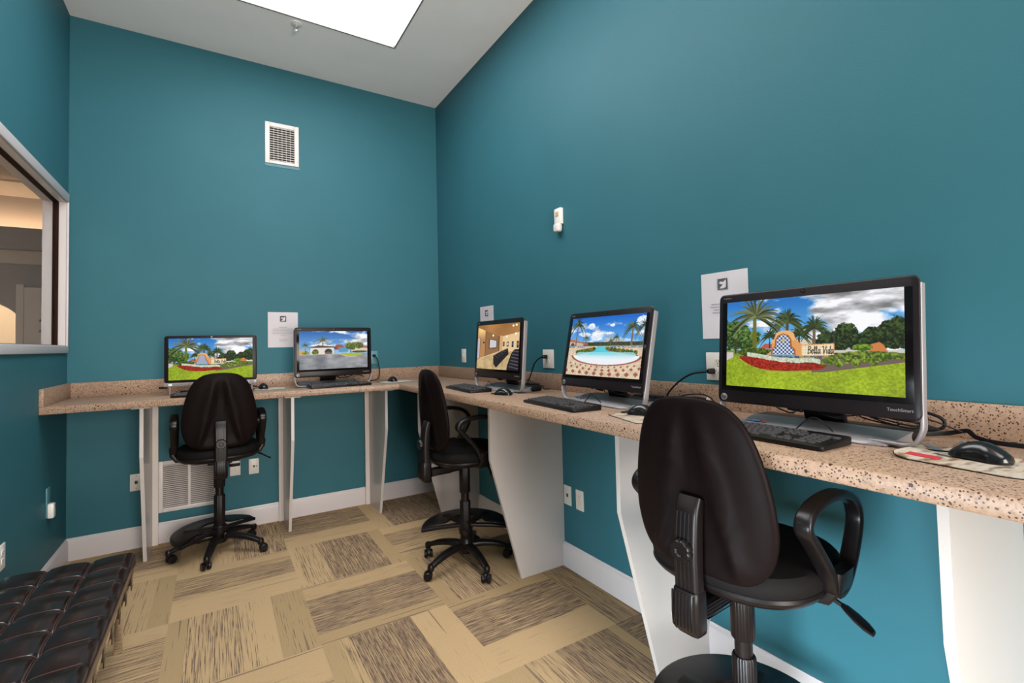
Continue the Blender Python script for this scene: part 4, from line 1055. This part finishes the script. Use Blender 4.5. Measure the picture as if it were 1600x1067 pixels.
def make_computer_plain(loc, rz, pic, label):
    sw, shh, sl = .493, .277, .0245; w, h = sw+2*sl, .313
    t = thing('desktop_computer', label, 'computer', loc, rz, 'all-in-one desktop computers on the counter')
    z0 = .083; A = T(0, 0, z0); cz = h/2; m = MB(); rings = []
    for y, k, r in ((0, .005, .012), (.003, 0, .016), (.022, 0, .016), (.045, .03, .03), (.060, .07, .03)): rings.append([(x, y, z+cz) for x, z in rrect(w-2*k, h-2*k, r, 5)])
    m.loft(rings, mat=A); m.build('housing', M['bezel'], t, angle=50)
    screen_mesh('screen', pic, sw, shh, t, A @ T(0, -.001, h-.018-shh))
    MB().lathe([(0, 0), (.0055, 0), (.0055, .001), (0, .001)], 18, A @ T(0, -.0002, h-.009) @ RX(PI/2)).build('webcam', M['silver'], t)
    MB().box((0, .010, -.012+.0), (w+.004, .030, .026), .006, A).build('speaker_bar', M['silver'], t)
    q = MB().box((-w/2+.035, -.0055, -.012), (.020, .002, .014), .0005, A).build('port_badge', M['white_plastic'], t)
    MB().box((w/2-.060, -.0055, -.010), (.018, .001, .014), .0, A).build('sticker', M['label_blue'], t); MB().box((w/2-.030, -.0055, -.010), (.030, .001, .010), .0, A).build('sticker', M['keytop'], t)
    for s_ in (-1, 1):
        m = MB(); m.sweep(spline([(s_*(w/2-.030), .012, .062), (s_*(w/2-.030), .012, .03), (s_*(w/2-.030), .016, .006), (s_*(w/2-.030), .05, .0045), (s_*(w/2-.030), .15, .0045)], 5), rrect(.008, .010, .003, 3), up=(1, 0, 0), fixed=True); m.build('foot', M['silver'], t)
    MB().box((0, .10, .012), (.40, .08, .022), .008).build('rear_foot', M['black'], t)
    for k in range(3):
        x0 = w/2-.10-.02*k
        MB().tube(spline([(x0, .06, .07-.01*k), (x0+.03, .05, .05), (x0+.06, .055, .035+.012*k), (x0+.13+.01*k, .08, .02), (x0+.16, .12, .004)], 6), .0022, 6).build('cord', M['cable'], t)
    MB().box((-w/2-.02, .06, .050), (.05, .012, .014), .004).build('cord_connector', M['cable'], t)
    return t
make_computer_plain((-1.833, -.375, Cz), -.161, P_ent, 'leftmost computer behind a chair back, with silver bar under the screen')

# ------------------------------------------------------------------ keyboards
def make_keyboard(loc, rz, label, w=.450, d=.150, keys='each'):
    t = thing('keyboard', label, 'keyboard', loc, rz, 'black keyboards in front of the computers')
    m = MB(); rings = []
    # wedge: profile front to back
    z1 = lambda y: .0125+.011*(y+d/2)/d
    o = rrect(w, d, .010, 4)
    rings = [[(x*k, y*k, z) for x, y in o] for z, k in ((0.0, .97), (.003, .995))]
    rings += [[(x*k, y*k, z1(y*k)+dz) for x, y in o] for dz, k in ((-.003, 1), (-.0007, .993), (0, .975))]
    m.loft(rings); m.build('keyboard_case', M['black'], t, angle=40)
    MB().span(-.15, -.11, d/2-.002-.012, d/2-.014+.004, -.0, .004).build('rear_foot', M['black'], t)
    rows = [(.047, [(16, .0195)]), (.022, None), (.003, None), (-.016, None), (-.035, None), (-.054, None)]
    layout = []
    u = .0190
    x0 = -w/2+.012
    def row(y, spec, h=.0158):
        x = x0
        for n, wd_ in spec:
            if n == 0: x += wd_*u; continue
            for _ in range(n): layout.append((x+wd_*u/2, y, wd_*u-.0026, h)); x += wd_*u
    row(.051, [(1, 1), (0, .5), (4, 1), (0, .25), (4, 1), (0, .25), (4, 1), (0, .5), (3, 1)], .012)
    row(.030, [(13, 1), (1, 2), (0, .3), (3, 1), (0, .3), (4, 1)])
    row(.011, [(1, 1.5), (12, 1), (1, 1.5), (0, .3), (3, 1), (0, .3), (3, 1)])
    row(-.008, [(1, 1.8), (11, 1), (1, 2.2), (0, 3.6), (3, 1)])
    row(-.027, [(1, 2.3), (10, 1), (1, 2.7), (0, 1.3), (1, 1), (0, 1.3), (3, 1)])
    row(-.046, [(3, 1.3), (1, 5.2), (3, 1.35), (0, 1.85), (3, 1), (0, .3), (1, 2), (1, 1)])
    def key(mm, x, y, kw, kh):
        zb = z1(y)-.0005; rings = []
        for z, k in ((zb, 1), (zb+.0040, .86), (zb+.0046, .78)):
            rings.append([(x+a, y+b, z) for a, b in rrect(kw-(1-k)*.012, kh-(1-k)*.012, .0018, 2)])
        mm.loft(rings)
    if keys == 'each':
        for (x, y, kw, kh) in layout[:100]:
            m = MB(); key(m, x, y, kw, kh); m.build('key', M['key'], t, angle=30)
        m = MB()
        if len(layout) > 100:
            for q in layout[100:]: key(m, *q)
            tag(m.build('keys', M['key'], t, angle=30), kind='stuff')
    else:
        m = MB()
        for q in layout: key(m, *q)
        tag(m.build('keys', M['key'], t, angle=30), kind='stuff')
    MB().tube(spline([(.04, d/2-.004, .012), (.05, d/2+.02, .008), (.09, d/2+.035, .05), (.13, d/2+.02, .055), (.15, d/2+.05, .02)], 7), .0020, 6).build('cord', M['cable'], t)
    return t
k1 = make_keyboard((-.415, -3.388, Cz), -1.60, 'black keyboard below the nearest computer, separate grey-edged keys clearly visible')
def keyboard_copy(loc, rz, label):
    c = copy_tree(k1); c.location = loc; c.rotation_euler = (0, 0, rz); c['label'] = label; return c
keyboard_copy((-.452, -2.455, Cz), -1.66, 'black keyboard angled in front of the swimming-pool computer')
keyboard_copy((-.418, -1.43, Cz), -1.66, 'black keyboard in front of the theatre-picture computer, partly above the middle chair')
make_keyboard((-1.012, -.462, Cz), .08, 'black keyboard tucked under the screen of the carport-picture computer', keys='one', d=.135)
make_keyboard((-1.825, -.505, Cz), -.12, 'black keyboard under the leftmost computer, mostly hidden by a chair back', keys='one', d=.13)

# ------------------------------------------------------------------ mice and pads (mouse nose points to local +Y)
def make_mouse(loc, rz, label, cord):
    t = thing('computer_mouse', label, 'mouse', loc, rz, 'black computer mice on the counter')
    m = MB(); rings = []
    N = 20
    for i in range(N+1):
        v = i/N; y = -.058+.116*v; e = math.sqrt(max(0, 1-(2*v-1)**2))**.62
        hw_ = .0315*e*(1-.14*math.sin(PI*v)**4*(v > .3))+.0004; hh_ = (.038*math.sin(PI*min(1, (v*.86+.10)))**.8)*(e**.55)+.001
        ring = []
        for j in range(24):
            a = 2*PI*j/24; x = hw_*math.copysign(abs(math.cos(a))**.8, math.cos(a)); s_ = math.sin(a)
            ring.append((x, y, .0015+(hh_*s_ if s_ > 0 else 0)+(.001*s_)))
        rings.append(ring)
    m.loft(rings); m.build('mouse_body', M['mouse'], t, angle=60)
    m = MB(); m.lathe([(0, -.003), (.008, -.003), (.009, 0), (.008, .003), (0, .003)], 20, T(0, .030, .0275) @ RY(PI/2)); m.build('scroll_wheel', M['keytop'], t)
    MB().tube([(0, .018, .0372), (0, .040, .0285), (0, .0535, .016)], .0006, 5).build('button_gap', M['vent_dark'], t)
    MB().tube(spline([(0, .056, .006)]+cord, 8), .0019, 6).build('cord', M['cable'], t)
    return t
make_mouse((-.318, -3.860, Cz+.0055), -.22, 'black mouse on the printed pad right of the nearest computer', [(0, .075, .003), (.004, .11, .0), (.02, .16, -.0035), (.07, .20, -.0035)])
make_mouse((-.385, -2.895, Cz+.0035), .35, 'black mouse on a printed pad beside the swimming-pool computer', [(0, .075, .002), (.03, .10, -.001), (.09, .09, -.0015), (.15, .06, -.0015)])
make_mouse((-.402, -1.858, Cz), .45, 'black mouse on bare counter right of the theatre-picture computer', [(0, .08, .002), (.03, .10, .002), (.07, .07, .002), (.10, .0, .002), (.15, -.05, .002), (.22, -.03, .002), (.27, .03, .002)])
make_mouse((-.565, -.330, Cz+.0035), .1, 'small-looking black mouse on the pad in the counter corner', [(0, .08, .002), (-.03, .12, -.001), (-.09, .15, -.001)])
make_mouse((-1.512, -.245, Cz+.0035), .1, 'black mouse on the pad between the two back-counter computers', [(0, .075, .002), (-.03, .10, -.001), (-.06, .11, -.001)])

def make_pad(loc, rz, label, w, d, curl=0.0, mat='pad', th=.003, shape=.045):
    t = thing('mouse_pad', label, 'mouse pad', loc, rz)
    o = rrect(w, d, shape, 8); rings = []
    c = lambda x, y: curl*max(0, (-(x)/w-.18))**2*6+.3*curl*max(0, (y/d-.1))**2
    vs = []
    ks = [1, .9, .75, .5, .25, .02]
    bot = [[(x*k, y*k, c(x*k, y*k)) for x, y in o] for k in reversed(ks)]
    topr = [[(x*k, y*k, c(x*k, y*k)+th) for x, y in o] for k in ks]
    MB().loft(bot+topr).build('pad', M[mat], t, angle=60)
    ob = rrect(w+.003, d+.003, shape, 8)
    MB().loft([[(x*k, y*k, c(x*k, y*k)-.0001) for x, y in ob] for k in reversed(ks)]+[[(x, y, c(x, y)+th*.6) for x, y in ob]], True, False).build('rubber_base', M['cable'], t, angle=60)
    return t, c
t, cfun = make_pad((-.335, -3.855, Cz), -PI/2-.12, 'printed beige mouse pad with red patch beneath the nearest mouse', .265, .200, .010, 'pad', .0035, .055)
def pad_patch(t, x, y, w, d, rot, mat, name='printed_patch'):
    m = MB(); vs = [(-w/2, -d/2), (w/2, -d/2), (w/2, d/2), (-w/2, d/2)]
    r = []
    for dz in (.0036, .0039):
        ring = []
        for a, b in vs: X = x+a*math.cos(rot)-b*math.sin(rot); Y = y+a*math.sin(rot)+b*math.cos(rot); ring.append((X, Y, cfun(X, Y)+dz))
        r.append(ring)
    m.loft(r); m.build(name, mat, t, smooth=False)
pad_patch(t, -.078, -.045, .062, .034, .12, plain('red print', (.50, .03, .05), .5)); pad_patch(t, -.105, .060, .050, .022, -.6, plain('slate print', (.11, .15, .18), .5)); pad_patch(t, -.055, .0, .05, .014, -.3, plain('dark print patch', (.09, .08, .08), .5))
make_pad((-.415, -2.935, Cz), -PI/2-.30, 'flat printed mouse pad at counter edge beside the swimming-pool computer', .24, .19, 0, 'pad', .003, .02)
make_pad((-.545, -.355, Cz), .15, 'pale mouse pad lying in the inner corner of the counter', .25, .19, 0, 'pad_light', .003, .02)
make_pad((-1.475, -.290, Cz), -.05, 'pale mouse pad on the back counter between the two computers', .21, .19, 0, 'pad_light', .003, .02)

# ------------------------------------------------------------------ power cords and adapters
def cord_thing(name, label, pts, r, plug=None, cat='power cord', flat=False, owner=None):
    if owner is not None:
        c = MB().tube(spline(pts, 8), r, 8).build('power_cord', M['cable'], owner)
        bpy.context.view_layer.update(); c.matrix_parent_inverse = owner.matrix_world.inverted()
        (x, y, z), rz = plug
        m = MB(); m.loft([[(a*k, b, c_*k) for a, c_ in rrect(.026, .024, .008, 3)] for b, k in ((0, 1), (-.022, .95), (-.034, .5))], mat=T(x, y, z) @ RZ(rz)); m.build('plug', M['black'], c)
        return c
    t = thing(name, label, cat, (0, 0, 0))
    m = MB()
    if flat: m.sweep(spline(pts, 8), rrect(.003, .012, .001, 2), up=(1, 0, 0))
    else: m.tube(spline(pts, 8), r, 8)
    m.build('cord', M['cable'], t)
    if plug:
        (x, y, z), rz = plug
        m = MB(); m.loft([[(a*k, b, c_*k) for a, c_ in rrect(.026, .024, .008, 3)] for b, k in ((0, 1), (-.022, .95), (-.034, .5))], mat=T(x, y, z) @ RZ(rz)); m.build('plug', M['black'], t)
    return t
cord_thing('power_cord', 'black power cord plugged into the outlet above the backsplash right of the theatre computer',
           [(-.042, -1.742, 1.258), (-.048, -1.715, 1.250), (-.050, -1.665, 1.215), (-.050, -1.625, 1.150), (-.055, -1.590, 1.095), (-.075, -1.560, 1.066)], .004, ((-.0082, -1.742, 1.262), -PI/2), owner=C_theatre)
cord_thing('power_cord', 'black power cord plugged in behind the nearest computer, drooping left to the counter',
           [(-.042, -2.940, 1.212), (-.048, -2.870, 1.200), (-.050, -2.800, 1.160), (-.050, -2.750, 1.115), (-.06, -2.735, 1.085), (-.10, -2.70, 1.064)], .004, ((-.0082, -2.950, 1.215), -PI/2), owner=C_pool)
cord_thing('power_cord', 'black power cord dropping from the teal outlet behind the carport-picture computer',
           [(-.618, -.042, 1.262), (-.610, -.05, 1.245), (-.598, -.052, 1.20), (-.592, -.06, 1.12), (-.62, -.08, 1.068), (-.70, -.12, 1.064)], .004, ((-.625, -.0082, 1.272), 0), owner=C_club)
cord_thing('flat_cord', 'flat black kinked cord lying along the counter beyond the nearest mouse',
           [(-.16, -3.58, 1.0645), (-.10, -3.66, 1.066), (-.055, -3.72, 1.070), (-.05, -3.765, 1.083), (-.05, -3.775, 1.078), (-.055, -3.79, 1.068), (-.075, -3.84, 1.0640), (-.07, -4.0, 1.0640), (-.06, -4.5, 1.0640)], .003, None, 'cord', True)
cord_thing('cable_loop', 'black cable loop sticking out behind the right edge of the nearest computer',
           [(-.10, -3.60, 1.12), (-.06, -3.655, 1.128), (-.045, -3.71, 1.112), (-.045, -3.715, 1.085), (-.06, -3.68, 1.074), (-.12, -3.60, 1.072)], .0045, None, 'cable')
def adapter(loc, rz, label, size):
    t = thing('power_adapter', label, 'power adapter', loc, rz)
    MB().box((0, 0, size[2]/2), size, .008).build('adapter_body', M['black'], t)
    m = MB(); x = size[0]/2
    m.tube(spline([(x-.004, 0, size[2]/2), (x+.04, .01, .02), (x+.08, -.02, .006), (x+.11, .01, .006)], 6), .0035, 6); m.build('cord', M['cable'], t)
    return t
adapter((-.070, -1.640, Cz), -1.4, 'black power adapter on the counter behind the theatre-picture computer', (.13, .055, .034))
adapter((-.064, -2.640, Cz), -1.5, 'black power adapter behind the pool-picture computer against the backsplash', (.15, .06, .036))
t = thing('cable_coil', 'tangle of thin black cables with a white tag behind the pool-picture computer', 'cable', (-.095, -2.915, Cz))
for k in range(3):
    MB().tube(spline([(-.05, .08, .02+.01*k), (.01, .03, .035+.012*k), (.02, -.05, .03+.015*k), (-.03, -.12, .012+.01*k), (-.09, -.10, .006), (-.07, .0, .006+.004*k)], 8, k == 1), .0028, 6, closed=(k == 1)).build('cable_strand', M['cable'], t)
MB().box((0, 0, 0), (.004, .016, .026), .001, T(.012, -.06, .040) @ RX(.4)).build('tag', M['white_plastic'], t)
# ================================================================== BENCH
def make_bench():
    X0, X1, Y1, Y0 = -2.626, -2.128, -1.375, -2.62
    t = thing('leather_bench', 'dark brown tufted leather bench with chrome legs beside the left wall', 'bench', (0, 0, 0))
    top, bot = .432, .360
    xs = [X1, -2.280, -2.425, -2.570, X0-.09]; cell = .154
    ys = [Y1-.010-k*cell for k in range(0, 9)]
    xseams = [-2.280, -2.425, -2.570]; yseams = [Y1-.010-k*cell for k in range(1, 8)]
    nx, ny = 100, 250
    vs, fs = [], []
    def hgt(x, y):
        # edge rounding
        e = min(x-X0, X1-x, y-Y0, Y1-y)
        r = .035; z = 0
        if e < r: z -= r*(1-math.sqrt(max(0, 1-((r-e)/r)**2)))*.95
        dx = min(abs(x-s) for s in xseams); dy = min(abs(y-s) for s in yseams)
        z -= .010*math.exp(-(dx/.008)**2)+.006*math.exp(-(dx/.035)**2)
        z -= .003*math.exp(-(dy/.006)**2)+.006*math.exp(-(dy/.035)**2)
        z -= .006*math.exp(-((dx*dx+dy*dy)/.014**2))
        return z
    X = sorted(set([X0+(X1-X0)*i/nx for i in range(nx+1)])); Y = [Y0+(Y1-Y0)*j/ny for j in range(ny+1)]
    for y in Y:
        for x in X: vs.append((x, y, top+hgt(x, y)))
    for j in range(ny):
        for i in range(nx):
            a = j*(nx+1)+i; fs.append((a, a+1, a+nx+2, a+nx+1))
    # sides down to the bottom
    ringi = [i for i in range(nx+1)]+[j*(nx+1)+nx for j in range(1, ny+1)]+[ny*(nx+1)+i for i in range(nx-1, -1, -1)]+[j*(nx+1) for j in range(ny-1, 0, -1)]
    base = len(vs); cx, cy = (X0+X1)/2, (Y0+Y1)/2
    for i in ringi:
        x, y, z = vs[i]; vs.append((x, y, bot+.006))
    b2 = len(vs)
    for i in ringi:
        x, y, z = vs[i]; vs.append((x+(cx-x)*.02, y+(cy-y)*.01, bot))
    n = len(ringi)
    for k in range(n):
        l = (k+1) % n
        fs.append((ringi[k], base+k, base+l, ringi[l])); fs.append((base+k, b2+k, b2+l, base+l))
    fs.append(tuple(b2+k for k in range(n)))
    cu = MB().add(vs, fs).build('cushion', M['leather'], t, angle=70)
    # piped seams across the rows and along the columns, each following the tufting
    for s_ in yseams:
        m = MB()
        m.tube([(x, s_, top+hgt(x, s_)+.0022) for x in [X0+.03+(X1-X0-.06)*i/60 for i in range(61)]], .0022, 6); m.build('seam_piping', M['piping'], cu)
    for s_ in xseams:
        for d in (-.004, .004):
            m = MB(); m.tube([(s_+d, y, top+hgt(s_, y)+.0022) for y in [Y0+.03+(Y1-Y0-.06)*i/160 for i in range(161)]], .0020, 6); m.build('seam_piping', M['piping'], cu)
    m = MB(); rr = rrect(X1-X0+.002, Y1-Y0+.002, .012, 4, cx, cy)
    m.tube([(x, y, top-.032) for x, y in rr], .003, 6, True); m.build('edge_piping', M['piping'], cu)
    # chrome rails
    m = MB()
    for x in (X0+.02, X1-.012): m.span(x-.006, x+.006, Y0+.02, Y1-.015, .318, .350, .001)
    for y in (Y0+.02, Y1-.02): m.span(X0+.026, X1-.018, y-.006, y+.006, .318, .350, .001)
    m.build('frame', M['chrome'], t)
    for x in (X0+.06, X1-.056):
        for y in (Y0+.05, Y1-.045):
            MB().span(x-.015, x+.015, y-.012, y+.012, 0, .3175, .002).build('leg', M['chrome'], t)
    # leather straps wrapped round the rail
    k = 0; y = Y1-.087
    while y > Y0+.05:
        for x in (X1-.012,):
            m = MB(); m.span(x-.009, x+.009, y-.022, y+.022, .308, .3595, .002); m.span(x+.0065, x+.0100, y-.020, y+.010, .286, .320, .001)
            m.build('strap', M['leather'], t)
        y -= .154
    for y in (Y1-.01,):
        x = X0+.08
        while x < X1-.05:
            MB().span(x-.018, x+.018, y-.009-.01, y+.009-.01, .310, .3595, .002).build('strap', M['leather'], t); x += .092
make_bench()
bpy.context.view_layer.update()
